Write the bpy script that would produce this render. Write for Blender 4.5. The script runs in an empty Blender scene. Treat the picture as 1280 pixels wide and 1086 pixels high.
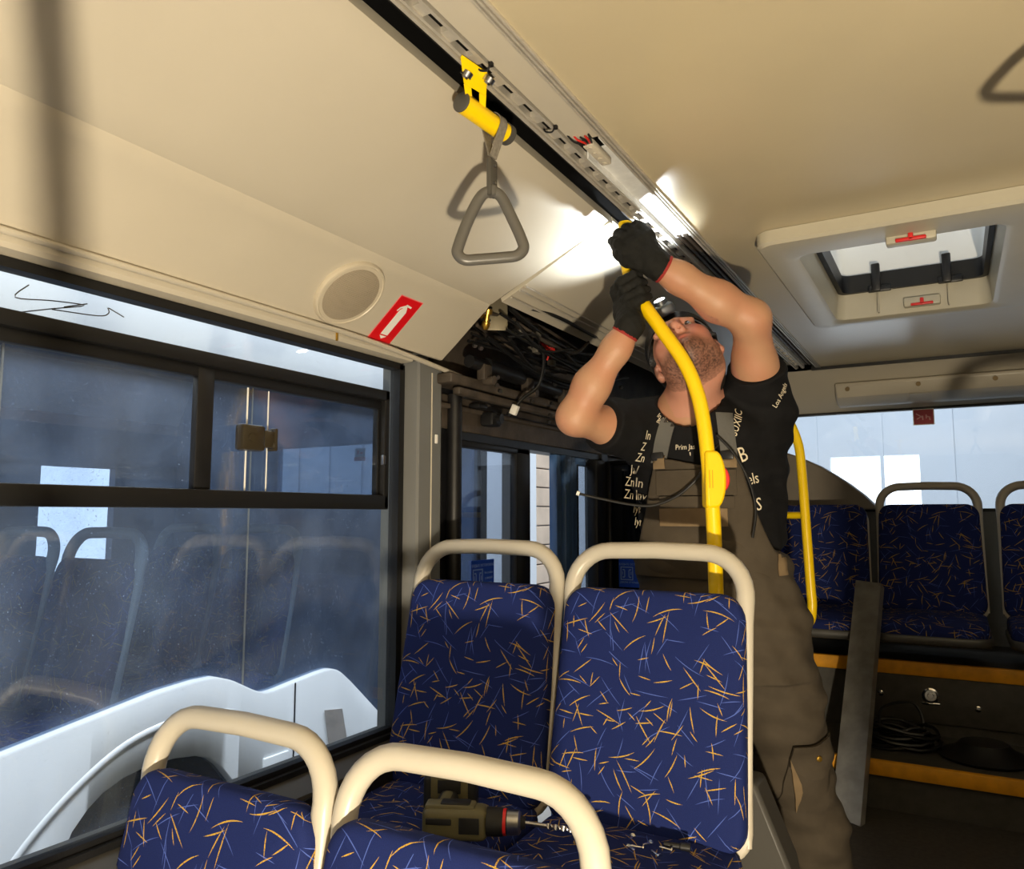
import bpy, bmesh, math, random
import numpy as np
from mathutils import Vector as V, Matrix as M, Euler
random.seed(7)
SC = bpy.context.scene
COL = SC.collection
R_ = math.radians

# ---------------------------------------------------------------- camera
cam_d = bpy.data.cameras.new('camera'); cam = bpy.data.objects.new('camera', cam_d); COL.objects.link(cam)
SC.camera = cam
cam_d.sensor_fit = 'HORIZONTAL'; cam_d.sensor_width = 36.0; cam_d.lens = 960.0/1280*36
cam_d.clip_start = .02; cam_d.clip_end = 200
ZC = 1.35
cam.location = (0, 0, ZC)
cam.rotation_euler = (R_(90+5.9), 0, R_(29.8))
# ---------------------------------------------------------------- world: flat pale daylight of the hall outside
w = bpy.data.worlds.new('world'); SC.world = w; w.use_nodes = True
bgn = w.node_tree.nodes['Background']; bgn.inputs[0].default_value = (.80, .89, 1.0, 1); bgn.inputs[1].default_value = 1.0
# ---------------------------------------------------------------- lights
def point(name, loc, power, col, rad):
    d = bpy.data.lights.new(name, 'POINT'); d.energy = power; d.color = col; d.shadow_soft_size = rad
    o = bpy.data.objects.new(name, d); COL.objects.link(o); o.location = loc; return o
LAMP = V((.38, -.42, .57))
point('work_lamp_light', LAMP, 260, (1.0, .85, .62), .035)
def area_fill(name, loc, sx, sy, power, rot=(0, 0, 0), col=(.93, .97, 1.0)):
    d = bpy.data.lights.new(name, 'AREA'); d.shape = 'RECTANGLE'; d.size = sx; d.size_y = sy; d.energy = power; d.color = col
    o = bpy.data.objects.new(name, d); COL.objects.link(o); o.location = loc; o.rotation_euler = rot; return o
area_fill('gap_fill_light', (-.7, 1.2, 5.2), .5, 9, 640)          # added unseen fill light over the gap, brightens the white bus side
# ---------------------------------------------------------------- colour management
vs = SC.view_settings; vs.view_transform = 'Standard'; vs.look = 'None'; vs.exposure = 0.0; vs.gamma = 1.0
vs.use_curve_mapping = False
SC.cycles.max_bounces = 8; SC.cycles.transparent_max_bounces = 16; SC.cycles.glossy_bounces = 4
SC.cycles.use_denoising = True
SC.cycles.sample_clamp_indirect = 4.0

# ================================================================ materials
def s2l(c):
    return tuple((x/12.92 if x <= .04045 else ((x+.055)/1.055)**2.4) for x in c)
def rgb(r, g, b): return s2l((r/255, g/255, b/255))
def mat(name, col, rough=.5, metal=0.0, noise=0.0, nscale=8, bump=0.0, bscale=60, spec=.5, coat=0):
    m = bpy.data.materials.new(name); m.use_nodes = True
    nt = m.node_tree; b = nt.nodes['Principled BSDF']
    b.inputs['Base Color'].default_value = (*col, 1); b.inputs['Roughness'].default_value = rough
    b.inputs['Metallic'].default_value = metal; b.inputs['Specular IOR Level'].default_value = spec
    b.inputs['Coat Weight'].default_value = coat
    tc = nt.nodes.new('ShaderNodeTexCoord')
    if noise:
        n = nt.nodes.new('ShaderNodeTexNoise'); n.inputs['Scale'].default_value = nscale; n.inputs['Detail'].default_value = 5
        nt.links.new(tc.outputs['Object'], n.inputs['Vector'])
        r = nt.nodes.new('ShaderNodeValToRGB')
        r.color_ramp.elements[0].position = .3; r.color_ramp.elements[1].position = .7
        r.color_ramp.elements[0].color = (*[c*(1-noise) for c in col], 1)
        r.color_ramp.elements[1].color = (*[min(1, c*(1+noise)) for c in col], 1)
        nt.links.new(n.outputs['Fac'], r.inputs['Fac']); nt.links.new(r.outputs['Color'], b.inputs['Base Color'])
    if bump:
        n2 = nt.nodes.new('ShaderNodeTexNoise'); n2.inputs['Scale'].default_value = bscale; n2.inputs['Detail'].default_value = 3
        nt.links.new(tc.outputs['Object'], n2.inputs['Vector'])
        bp = nt.nodes.new('ShaderNodeBump'); bp.inputs['Strength'].default_value = bump; bp.inputs['Distance'].default_value = .004
        nt.links.new(n2.outputs['Fac'], bp.inputs['Height']); nt.links.new(bp.outputs['Normal'], b.inputs['Normal'])
    return m
def glass(name, tint, refl=1.0, dust=0.0, dustcol=(.5, .5, .5)):
    m = bpy.data.materials.new(name); m.use_nodes = True; nt = m.node_tree; nt.nodes.clear()
    o = nt.nodes.new('ShaderNodeOutputMaterial'); t = nt.nodes.new('ShaderNodeBsdfTransparent'); g = nt.nodes.new('ShaderNodeBsdfGlossy')
    t.inputs[0].default_value = (*tint, 1); g.inputs['Roughness'].default_value = .015
    ge = nt.nodes.new('ShaderNodeNewGeometry'); dt = nt.nodes.new('ShaderNodeVectorMath'); dt.operation = 'DOT_PRODUCT'
    nt.links.new(ge.outputs['Incoming'], dt.inputs[0]); nt.links.new(ge.outputs['Normal'], dt.inputs[1])
    ab = nt.nodes.new('ShaderNodeMath'); ab.operation = 'ABSOLUTE'; nt.links.new(dt.outputs['Value'], ab.inputs[0])
    om = nt.nodes.new('ShaderNodeMath'); om.operation = 'SUBTRACT'; om.inputs[0].default_value = 1; nt.links.new(ab.outputs[0], om.inputs[1])
    p5 = nt.nodes.new('ShaderNodeMath'); p5.operation = 'POWER'; p5.inputs[1].default_value = 5; nt.links.new(om.outputs[0], p5.inputs[0])
    f = nt.nodes.new('ShaderNodeMath'); f.operation = 'MULTIPLY_ADD'; f.inputs[1].default_value = .96; f.inputs[2].default_value = .04; nt.links.new(p5.outputs[0], f.inputs[0])   # Schlick, the same from both faces
    mu = nt.nodes.new('ShaderNodeMath'); mu.operation = 'MULTIPLY'; mu.inputs[1].default_value = refl
    mx = nt.nodes.new('ShaderNodeMixShader'); L = nt.links
    L.new(f.outputs[0], mu.inputs[0]); L.new(mu.outputs[0], mx.inputs[0]); L.new(t.outputs[0], mx.inputs[1]); L.new(g.outputs[0], mx.inputs[2])
    last = mx
    if dust:
        d = nt.nodes.new('ShaderNodeBsdfDiffuse'); d.inputs[0].default_value = (*dustcol, 1)
        tc = nt.nodes.new('ShaderNodeTexCoord')
        n = nt.nodes.new('ShaderNodeTexNoise'); n.inputs['Scale'].default_value = 5; n.inputs['Detail'].default_value = 8
        v = nt.nodes.new('ShaderNodeTexNoise'); v.inputs['Scale'].default_value = 160; v.inputs['Detail'].default_value = 2
        L.new(tc.outputs['Object'], n.inputs['Vector']); L.new(tc.outputs['Object'], v.inputs['Vector'])
        r1 = nt.nodes.new('ShaderNodeMapRange'); r1.inputs[1].default_value = .3; r1.inputs[2].default_value = .8; r1.inputs[3].default_value = .3*dust; r1.inputs[4].default_value = dust
        r2 = nt.nodes.new('ShaderNodeMapRange'); r2.inputs[1].default_value = .66; r2.inputs[2].default_value = .78; r2.inputs[3].default_value = 0; r2.inputs[4].default_value = dust*2.5
        L.new(n.outputs['Fac'], r1.inputs[0]); L.new(v.outputs['Fac'], r2.inputs[0])
        ad = nt.nodes.new('ShaderNodeMath'); ad.operation = 'ADD'; L.new(r1.outputs[0], ad.inputs[0]); L.new(r2.outputs[0], ad.inputs[1])
        m2 = nt.nodes.new('ShaderNodeMixShader'); L.new(ad.outputs[0], m2.inputs[0]); L.new(mx.outputs[0], m2.inputs[1]); L.new(d.outputs[0], m2.inputs[2])
        last = m2
    L.new(last.outputs[0], o.inputs[0]); return m
def emis(name, col, s):
    m = bpy.data.materials.new(name); m.use_nodes = True
    b = m.node_tree.nodes['Principled BSDF']; b.inputs['Base Color'].default_value = (*col, 1)
    b.inputs['Emission Color'].default_value = (*col, 1); b.inputs['Emission Strength'].default_value = s; return m

def fabric():
    """navy moquette: short random yellow and pale blue strokes scattered over fine weave"""
    m = bpy.data.materials.new('bus_moquette'); m.use_nodes = True; nt = m.node_tree; L = nt.links; N = nt.nodes
    b = N['Principled BSDF']; b.inputs['Roughness'].default_value = .85; b.inputs['Specular IOR Level'].default_value = .25
    uv = N.new('ShaderNodeUVMap'); uv.uv_map = 'UVMap'
    def mth(op, a, c=None, d=None):
        n = N.new('ShaderNodeMath'); n.operation = op
        for i, x in enumerate((a, c, d)):
            if x is None: continue
            if isinstance(x, (int, float)): n.inputs[i].default_value = x
            else: L.new(x, n.inputs[i])
        return n.outputs[0]
    def strokes(scale, off, length, wid, curve, keep):
        mp = N.new('ShaderNodeMapping'); mp.inputs['Location'].default_value = (off*1.37, off*.71, 0); L.new(uv.outputs[0], mp.inputs[0])
        vo = N.new('ShaderNodeTexVoronoi'); vo.voronoi_dimensions = '2D'; vo.inputs['Scale'].default_value = scale; vo.inputs['Randomness'].default_value = .8
        L.new(mp.outputs[0], vo.inputs['Vector'])
        sub = N.new('ShaderNodeVectorMath'); sub.operation = 'SUBTRACT'; L.new(mp.outputs[0], sub.inputs[0]); L.new(vo.outputs['Position'], sub.inputs[1])
        sc = N.new('ShaderNodeSeparateColor'); L.new(vo.outputs['Color'], sc.inputs[0])
        ang = mth('MULTIPLY_ADD', sc.outputs[0], 6.28, off)
        sp = N.new('ShaderNodeSeparateXYZ'); L.new(sub.outputs[0], sp.inputs[0])
        ca = mth('COSINE', ang); sa = mth('SINE', ang)
        x = mth('ADD', mth('MULTIPLY', sp.outputs[0], ca), mth('MULTIPLY', sp.outputs[1], sa))
        y = mth('SUBTRACT', mth('MULTIPLY', sp.outputs[1], ca), mth('MULTIPLY', sp.outputs[0], sa))
        y = mth('ADD', y, mth('MULTIPLY', mth('MULTIPLY', x, x), mth('MULTIPLY_ADD', sc.outputs[1], 2*curve, -curve)))
        ln = mth('MULTIPLY_ADD', sc.outputs[2], .5*length, .5*length)
        q = mth('DIVIDE', mth('ABSOLUTE', x), ln)
        wv = mth('MULTIPLY', mth('SUBTRACT', 1.0, mth('MULTIPLY', q, q)), wid)      # tapers to both ends
        inside = mth('GREATER_THAN', wv, mth('ABSOLUTE', y))
        k = mth('GREATER_THAN', mth('FRACT', mth('MULTIPLY', sc.outputs[0], 7.3)), 1-keep)
        return mth('MULTIPLY', inside, k)
    ye = None
    for i in range(9):
        s = strokes(10.0, .37+i*1.13, .037, .0013, 5, .60) if i < 5 else strokes(13.0, .37+i*1.13, .022, .0011, 3, .55)
        ye = s if ye is None else mth('MAXIMUM', ye, s)
    bl = None
    for i in range(4):
        s = strokes(11.5, 5.1+i*.91, .042, .0008, 3, .85)
        bl = s if bl is None else mth('MAXIMUM', bl, s)
    no = N.new('ShaderNodeTexNoise'); no.inputs['Scale'].default_value = 420; no.inputs['Detail'].default_value = 2; L.new(uv.outputs[0], no.inputs['Vector'])
    gr = mth('GREATER_THAN', no.outputs['Fac'], .43)
    n3 = N.new('ShaderNodeTexNoise'); n3.inputs['Scale'].default_value = 700; L.new(uv.outputs[0], n3.inputs['Vector'])
    base = N.new('ShaderNodeMix'); base.data_type = 'RGBA'; L.new(n3.outputs['Fac'], base.inputs[0])
    base.inputs[6].default_value = (*rgb(11, 22, 62), 1); base.inputs[7].default_value = (*rgb(26, 42, 106), 1)
    mb = N.new('ShaderNodeMix'); mb.data_type = 'RGBA'; L.new(mth('MULTIPLY', bl, .65), mb.inputs[0]); L.new(base.outputs[2], mb.inputs[6]); mb.inputs[7].default_value = (*rgb(92, 116, 205), 1)
    my = N.new('ShaderNodeMix'); my.data_type = 'RGBA'; L.new(mth('MULTIPLY', ye, mth('MULTIPLY_ADD', gr, .5, .32)), my.inputs[0]); L.new(mb.outputs[2], my.inputs[6]); my.inputs[7].default_value = (*rgb(206, 164, 44), 1)
    L.new(my.outputs[2], b.inputs['Base Color'])
    bp = N.new('ShaderNodeBump'); bp.inputs['Strength'].default_value = .25; bp.inputs['Distance'].default_value = .001; L.new(n3.outputs['Fac'], bp.inputs['Height']); L.new(bp.outputs[0], b.inputs['Normal'])
    return m

MT = dict(
    cream=mat('cream_panel', rgb(192, 184, 167), .38, noise=.03, nscale=3),
    ceil=mat('cream_ceiling', rgb(190, 177, 147), .30, noise=.05, nscale=2.5),
    hatchc=mat('hatch_plastic', rgb(188, 182, 164), .4, noise=.03),
    gasket=mat('black_rubber', rgb(14, 14, 15), .5),
    blackm=mat('black_metal', rgb(22, 22, 24), .4, noise=.3, nscale=20),
    dkmech=mat('dark_dusty_metal', rgb(66, 58, 50), .55, noise=.45, nscale=14, bump=.4),
    alu=mat('aluminium', rgb(196, 190, 178), .38, metal=.35, noise=.08, nscale=30),
    chrome=mat('chrome', rgb(225, 225, 225), .15, metal=1),
    handle=mat('cream_handle_plastic', rgb(190, 183, 168), .35),
    shell=mat('cream_seat_shell', rgb(186, 178, 162), .45),
    greyp=mat('grey_plastic', rgb(120, 120, 116), .5, noise=.06),
    dgrey=mat('dark_grey_plastic', rgb(72, 70, 66), .42),
    strapg=mat('grey_strap_plastic', rgb(88, 86, 82), .35),
    web=mat('grey_webbing', rgb(120, 114, 104), .8, noise=.25, nscale=150),
    pillar=mat('grey_pillar_cover', rgb(112, 113, 112), .6, noise=.05, nscale=6),
    yellow=mat('yellow_paint', rgb(255, 212, 12), .3, noise=.02),
    yedge=mat('yellow_edge_strip', rgb(232, 160, 20), .55, noise=.15, nscale=20),
    red=mat('red_plastic', rgb(215, 40, 40), .4),
    stickred=mat('red_sticker', rgb(214, 20, 30), .35),
    maroon=mat('dark_red_sticker', rgb(150, 34, 48), .5),
    white=mat('white_print', rgb(240, 238, 232), .5),
    blueprint=mat('pale_blue_print', rgb(150, 185, 255), .5),
    stickblue=mat('blue_sticker', rgb(28, 84, 225), .4),
    buswhite=mat('white_bus_paint', rgb(236, 240, 243), .3, noise=.02, nscale=2, coat=.3),
    doorblue=mat('blue_door_paint', rgb(72, 104, 150), .35, noise=.06, nscale=9),
    floor=mat('grey_floor_covering', rgb(66, 62, 57), .6, noise=.3, nscale=60),
    stepf=mat('dark_step_covering', rgb(70, 67, 60), .6, noise=.2, nscale=25),
    tyre=mat('dusty_tyre', rgb(72, 72, 70), .9, noise=.35, nscale=12, bump=.3),
    liner=mat('dark_arch_liner', rgb(84, 86, 86), .9, noise=.3, nscale=10),
    rim=mat('grey_rim', rgb(150, 150, 150), .5, metal=.4),
    concrete=mat('hall_concrete', rgb(130, 128, 124), .8, noise=.2, nscale=2),
    hallwall=mat('hall_wall_panels', rgb(206, 213, 220), .6, noise=.03, nscale=1),
    wireblk=mat('black_wire', rgb(16, 16, 17), .45),
    wirered=mat('red_wire', rgb(190, 35, 28), .45),
    brass=mat('brass', rgb(200, 160, 70), .3, metal=.9),
    steel=mat('steel', rgb(165, 165, 168), .3, metal=1, noise=.1, nscale=40),
    olive=mat('olive_tool_plastic', rgb(98, 92, 62), .5, noise=.1, nscale=20),
    toolblk=mat('black_tool_rubber', rgb(24, 24, 24), .6),
    winglass=glass('window_glass', (.86, .89, .92), 1.3, .030, (.62, .70, .80)),
    doorglass=glass('door_glass', (.70, .74, .80), 1.3, .03, (.5, .55, .6)),
    darkglass=glass('dark_tinted_glass', (.16, .19, .25), 1.0, .02, (.4, .45, .5)),
    busglass=glass('neighbour_bus_glass', (.70, .78, .88), .8, .25, (.34, .43, .60)),
    moq=fabric(),
)

# ================================================================ mesh helpers
class MB:
    def __init__(s): s.bm = bmesh.new(); s.mats = []; s.cur = 0
    def use(s, m):
        if m not in s.mats: s.mats.append(m)
        s.cur = s.mats.index(m)+1; return s
    def face(s, vs):
        try:
            f = s.bm.faces.new(vs); f.material_index = s.cur; return f
        except ValueError: return None
    def vert(s, p): return s.bm.verts.new(p)
    def box(s, a, b, mtx=None):
        x0, y0, z0 = a; x1, y1, z1 = b
        P = [(x0,y0,z0),(x1,y0,z0),(x1,y1,z0),(x0,y1,z0),(x0,y0,z1),(x1,y0,z1),(x1,y1,z1),(x0,y1,z1)]
        v = [s.vert(mtx @ V(p) if mtx else p) for p in P]
        for q in ((0,3,2,1),(4,5,6,7),(0,1,5,4),(1,2,6,5),(2,3,7,6),(3,0,4,7)): s.face([v[i] for i in q])
        return s
    def rbox(s, c, d, r=.004, mtx=None, seg=2):
        """rounded box, centre c and full size d"""
        t = bmesh.new(); bmesh.ops.create_cube(t, size=1)
        for v in t.verts: v.co = V((v.co.x*d[0], v.co.y*d[1], v.co.z*d[2]))
        r = min(r, .49*min(d))
        bmesh.ops.bevel(t, geom=list(t.edges), offset=r, segments=seg, profile=.5, affect='EDGES')
        mm = {}
        for v in t.verts:
            p = v.co + V(c)
            mm[v] = s.vert(mtx @ p if mtx else p)
        for f in t.faces: s.face([mm[v] for v in f.verts])
        t.free(); return s
    def ring(s, c, ax, r, n, ry=None, up=None):
        ax = V(ax).normalized()
        if up is None: up = V((0,0,1)) if abs(ax.z) < .9 else V((1,0,0))
        a = up.cross(ax).normalized(); b = ax.cross(a)
        ry = r if ry is None else ry
        return [s.vert(V(c) + a*(r*math.cos(2*math.pi*i/n)) + b*(ry*math.sin(2*math.pi*i/n))) for i in range(n)]
    def bridge(s, A, B):
        n = len(A)
        for i in range(n): s.face([A[i], A[(i+1)%n], B[(i+1)%n], B[i]])
    def cyl(s, p0, p1, r0, r1=None, n=16, caps=True):
        r1 = r0 if r1 is None else r1; ax = V(p1)-V(p0)
        A = s.ring(p0, ax, r0, n); B = s.ring(p1, ax, r1, n); s.bridge(A, B)
        if caps: s.face(A[::-1]); s.face(B)
        return s
    def lathe(s, base, ax, prof, n=24):
        """prof: list of (dist along axis, radius)"""
        ax = V(ax).normalized(); prev = None
        for i, (h, r) in enumerate(prof):
            A = s.ring(V(base)+ax*h, ax, max(r, 1e-4), n)
            if prev: s.bridge(prev, A)
            else: s.face(A[::-1])
            prev = A
        s.face(prev); return s
    def tube(s, pts, r, n=10, caps=True, up=None, flat=1.0):
        """round (or flattened) tube along a polyline, parallel transport"""
        pts = [V(p) for p in pts]; N = len(pts)
        rr = r if isinstance(r, (list, tuple)) else [r]*N
        tang = []
        for i in range(N):
            t = (pts[min(i+1, N-1)]-pts[max(i-1, 0)]); tang.append(t.normalized() if t.length else V((0,0,1)))
        a = up if up else (V((0,0,1)) if abs(tang[0].z) < .9 else V((1,0,0)))
        a = (a - tang[0]*a.dot(tang[0])).normalized(); prev = None
        for i in range(N):
            a = (a - tang[i]*a.dot(tang[i])).normalized(); b = tang[i].cross(a)
            A = [s.vert(pts[i] + a*(rr[i]*flat*math.cos(2*math.pi*k/n)) + b*(rr[i]*math.sin(2*math.pi*k/n))) for k in range(n)]
            if prev: s.bridge(prev, A)
            elif caps: s.face(A[::-1])
            prev = A
        if caps: s.face(prev)
        return s
    def ribbon(s, pts, wdir, wid, th):
        """flat band along pts; wdir = width direction"""
        pts = [V(p) for p in pts]; N = len(pts); prev = None
        for i in range(N):
            t = (pts[min(i+1,N-1)]-pts[max(i-1,0)]).normalized()
            wd = V(wdir[i] if isinstance(wdir, list) else wdir); wd = (wd - t*wd.dot(t)).normalized(); nn = t.cross(wd)
            A = [s.vert(pts[i]+wd*(sx*wid/2)+nn*(sy*th/2)) for sx, sy in ((-1,-1),(1,-1),(1,1),(-1,1))]
            if prev: s.bridge(prev, A)
            else: s.face(A[::-1])
            prev = A
        s.face(prev); return s
    def prism(s, poly, vec):
        """closed planar polygon (list of 3D points) extruded by vec"""
        A = [s.vert(V(p)) for p in poly]; B = [s.vert(V(p)+V(vec)) for p in poly]
        s.face(A[::-1]); s.face(B); s.bridge(A, B); return s
    def sheet(s, rows):
        """grid of points -> quads"""
        G = [[s.vert(V(p)) for p in r] for r in rows]
        for i in range(len(G)-1):
            for j in range(len(G[0])-1): s.face([G[i][j], G[i][j+1], G[i+1][j+1], G[i+1][j]])
        return s
    def build(s, name, m=None, parent=None, smooth=True, bevel=0, angle=40, mtx=None):
        if mtx: bmesh.ops.transform(s.bm, matrix=mtx, verts=s.bm.verts)
        bmesh.ops.recalc_face_normals(s.bm, faces=s.bm.faces)
        me = bpy.data.meshes.new(name); s.bm.to_mesh(me); s.bm.free()
        for k in [m or s.mats[0]] + s.mats: me.materials.append(k)
        o = bpy.data.objects.new(name, me); COL.objects.link(o)
        if smooth:
            for p in me.polygons: p.use_smooth = True
            md = None
            try: me.set_sharp_from_angle(angle=R_(angle))
            except Exception: pass
        if bevel:
            md = o.modifiers.new('bevel', 'BEVEL'); md.width = bevel; md.segments = 2; md.limit_method = 'ANGLE'; md.angle_limit = R_(40)
        if parent: par(o, parent)
        return o
def par(o, p):
    o.parent = p; o.matrix_parent_inverse = M.Translation(p.location).inverted() if p.rotation_euler == Euler((0,0,0)) else (M.LocRotScale(p.location, p.rotation_euler, None)).inverted()
def tag(o, label=None, cat=None, group=None, kind=None):
    if label: o['label'] = label
    if cat: o['category'] = cat
    if group: o['group'] = group
    if kind: o['kind'] = kind
    return o
def struct(o): o['kind'] = 'structure'; return o
def empty(name, loc=(0,0,0), label=None, cat=None, group=None):
    o = bpy.data.objects.new(name, None); COL.objects.link(o); o.location = loc; o.empty_display_size = .05
    return tag(o, label, cat, group)
def dup(root, delta, label=None, group=None):
    """copy of a thing with its parts and sub-parts, shifted"""
    def rec(o, p):
        c = o.copy(); COL.objects.link(c)
        if p:
            mi = o.matrix_parent_inverse.copy(); c.parent = p; c.matrix_parent_inverse = mi
        for ch in list(o.children): rec(ch, c)
        return c
    r = rec(root, None); r.location = V(root.location) + V(delta)
    if label: r['label'] = label
    if group: r['group'] = group
    return r
def arc(c, a, b, r, t0, t1, n=8):
    """points c + a*r*cos + b*r*sin"""
    c, a, b = V(c), V(a), V(b)
    return [c + a*(r*math.cos(t0+(t1-t0)*i/n)) + b*(r*math.sin(t0+(t1-t0)*i/n)) for i in range(n+1)]
def smoothpts(P, k=6, closed=False):
    """Catmull-Rom through points"""
    P = [V(p) for p in P]; out = []; n = len(P)
    for i in range(n-1):
        p0, p1, p2, p3 = P[max(i-1,0)], P[i], P[i+1], P[min(i+2,n-1)]
        for j in range(k):
            t = j/k
            out.append(.5*((2*p1)+(p2-p0)*t+(2*p0-5*p1+4*p2-p3)*t*t+(3*p1-p0-3*p2+p3)*t**3))
    out.append(P[-1]); return out
FONT = None
def text(s, size, origin, xdir, ydir, m, name, parent, align='CENTER', depth=.0006, xscale=1.0, surf=None):
    """flat lettering as a mesh; xdir/ydir span its plane. surf(p)->p lays every vertex on a curved surface"""
    c = bpy.data.curves.new(name, 'FONT'); c.body = s; c.size = size; c.align_x = align; c.align_y = 'CENTER'; c.extrude = depth/2; c.resolution_u = 2
    t = bpy.data.objects.new(name, c); COL.objects.link(t)
    dg = bpy.context.evaluated_depsgraph_get(); me = bpy.data.meshes.new_from_object(t.evaluated_get(dg))
    bpy.data.objects.remove(t); bpy.data.curves.remove(c)
    xd, yd = V(xdir).normalized(), V(ydir).normalized(); zd = xd.cross(yd)
    for v in me.vertices:
        p = V(origin) + xd*(v.co.x*xscale) + yd*v.co.y
        v.co = (surf(p, v.co.z) if surf else p + zd*v.co.z)
    me.materials.clear(); me.materials.append(m)
    o = bpy.data.objects.new(name, me); COL.objects.link(o)
    if parent: par(o, parent)
    return o
def pillow(mb, wid, hei, thick, rad, bulge=.012, org=(0,0,0), X=(1,0,0), Z=(0,0,1), Nn=(0,-1,0), cut=None, curve=0.0, uvl=None, warp=None):
    """upholstered pad: rounded rectangle in X/Z, puffed out along Nn. UV in metres."""
    org, X, Z, Nn = V(org), V(X), V(Z), V(Nn)
    def outline(inset, n=6):
        pts = []; r = max(rad-inset, .004); hw, hh = wid/2-inset, hei/2-inset
        for cx, cz, a0 in ((hw-r, hh-r, 0), (-(hw-r), hh-r, 90), (-(hw-r), -(hh-r), 180), (hw-r, -(hh-r), 270)):
            for i in range(n+1):
                a = R_(a0+90*i/n); pts.append((cx+r*math.cos(a), cz+r*math.sin(a)))
            # straight side subdivisions
        return pts
    uv = mb.bm.loops.layers.uv.get('UVMap') or mb.bm.loops.layers.uv.new('UVMap')
    rings = []
    e = thick*.42
    for inset, dep in ((.006, 0), (0, .15*thick), (0, thick*.55), (e*.12, thick*.80), (e*.45, thick*.94), (e, thick), (e+.03, thick+bulge*.35), (e+.07, thick+bulge*.7), (min(wid,hei)*.38, thick+bulge*.95), (min(wid,hei)*.47, thick+bulge)):
        rings.append([(x, z, dep) for x, z in outline(min(inset, min(wid,hei)*.48))])
    VV = []
    for rg in rings:
        row = []
        for x, z, d in rg:
            p = V((x, z, d))
            if warp: p = warp(p)
            row.append((mb.vert(org + X*p.x + Z*p.y + Nn*p.z), (x, z, d)))
        VV.append(row)
    def fc(q):
        f = mb.face([v for v, _ in q])
        if f:
            for lp in f.loops:
                for v, (x, z, d) in q:
                    if v is lp.vert:
                        k = thick-d if d < thick else 0
                        sx = 1 if x > 0 else -1; sz = 1 if z > 0 else -1
                        lp[uv].uv = (x + (k*sx if abs(x) > wid/2-.02 else 0), z + (k*sz if abs(z) > hei/2-.02 else 0)); break
    for a, b in zip(VV, VV[1:]):
        n = len(a)
        for i in range(n): fc([a[i], a[(i+1)%n], b[(i+1)%n], b[i]])
    fc(VV[-1]); fc(VV[0][::-1])
    return mb
# ================================================================ the bus shell
W = -1.31          # inner face of the left wall / glass plane
ZR = 2.10          # flat ceiling
YB = -2.4          # front end of the modelled cabin
YR = 4.55          # rear wall
XR = 1.19

# --- floor: low front floor, raised rear floor, two steps up to the back bench
mb = MB()
mb.use(MT['floor']).box((W, YB, -.12), (XR, 1.10, -.02)); mb.box((W, 1.10, -.12), (XR, 3.30, .25))
mb.use(MT['stepf']).box((W, 3.30, -.12), (XR, 3.78, .425)); mb.box((W, 3.78, -.12), (XR, YR, .72))
struct(mb.build('floor', smooth=False))
# yellow edge strips on the two steps
for i, (y, z, h) in enumerate(((3.29, .43, .055), (3.765, .725, .058))):
    mb = MB(); mb.rbox(((W+XR)/2, y, z-h/2), (XR-W-.02, .03, h), .006)
    struct(mb.build(f'trim_{i+1}', MT['yedge']))

# --- left wall with the window and the door opening
mb = MB(); t0, t1 = W-.06, W
WY0, WY1, WZ0, WZ1 = -1.6, 1.665, .785, 1.757
DY0, DY1, DZ1 = 1.895, 3.02, 1.60
mb.box((t0, YB, -.3), (t1, WY1, WZ0)); mb.box((t0, YB, WZ0), (t1, WY0, WZ1)); mb.box((t0, YB, WZ1), (t1, DY0, 2.3))
mb.box((t0, WY1, -.3), (t1, DY0, WZ1))
mb.box((t0, DY0, DZ1), (t1, DY1, 2.3)); mb.box((t0, DY1, -.3), (t1, YR+.06, 2.3)); mb.box((t0, DY0, -.3), (t1, DY1, .0))
struct(mb.build('wall_left', MT['greyp'], smooth=False))
# grey fabric-look pillar cover between window and door: flat face, rounded edge towards the door, seam with thin cord
mb = MB()
prof = [(W, 1.675), (W+.045, 1.683), (W+.050, 1.69), (W+.050, 1.79), (W+.043, 1.803), (W+.02, 1.835), (W, 1.84)]
mb.prism([(x, y, .25) for x, y in prof], (0, 0, 1.52))
o = struct(mb.build('trim_3', MT['pillar'], angle=25))
mb = MB(); mb.tube([(W+.053, 1.742, z) for z in (1.745, 1.6, 1.4, 1.1, .8)], .0022, 6)
par(mb.build('cover_cord', MT['cream']), o)
mb = MB(); mb.rbox((W+.053, 1.765, 1.56), (.006, .010, .026), .002); par(mb.build('cover_clip', MT['white']), o)
# dark door shaft tube beside the pillar
mb = MB(); mb.cyl((W+.045, 1.868, .25), (W+.045, 1.868, 1.70), .022, n=20); mb.use(MT['blackm']).box((W, 1.842, .25), (W+.02, 1.9, 1.72))
struct(mb.build('trim_4', MT['blackm']))

# --- window_1: big fixed pane, black vent frame with one sliding pane, sill
win = struct(empty('window_1', (W, 0, WZ0)))
mb = MB(); mb.box((W-.012, WY0, WZ0), (W-.006, WY1, WZ1)); par(struct(mb.build('window_glass', MT['winglass'], smooth=False)), win)
mb = MB()
mb.box((W-.02, WY0, WZ1-.013), (W+.012, WY1, WZ1+.004)); mb.box((W-.02, WY1-.016, WZ0), (W+.012, WY1+.006, WZ1))
mb.box((W-.02, WY0, WZ0-.004), (W+.004, WY1, WZ0+.010))
par(struct(mb.build('window_gasket', MT['gasket'], smooth=False)), win)
mb = MB()                                                   # inner sill: black lip, grey ledge, black trim
mb.use(MT['dgrey']).prism([(W+.002, WY0, .770), (W+.012, WY0, .772), (W+.075, WY0, .752), (W+.075, WY0, .742), (W+.002, WY0, .742)], (0, WY1-WY0, 0))
mb.use(MT['gasket']).box((W+.001, WY0, .772), (W+.016, WY1, .784)); mb.box((W+.001, WY0, .66), (W+.082, WY1, .744))
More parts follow.
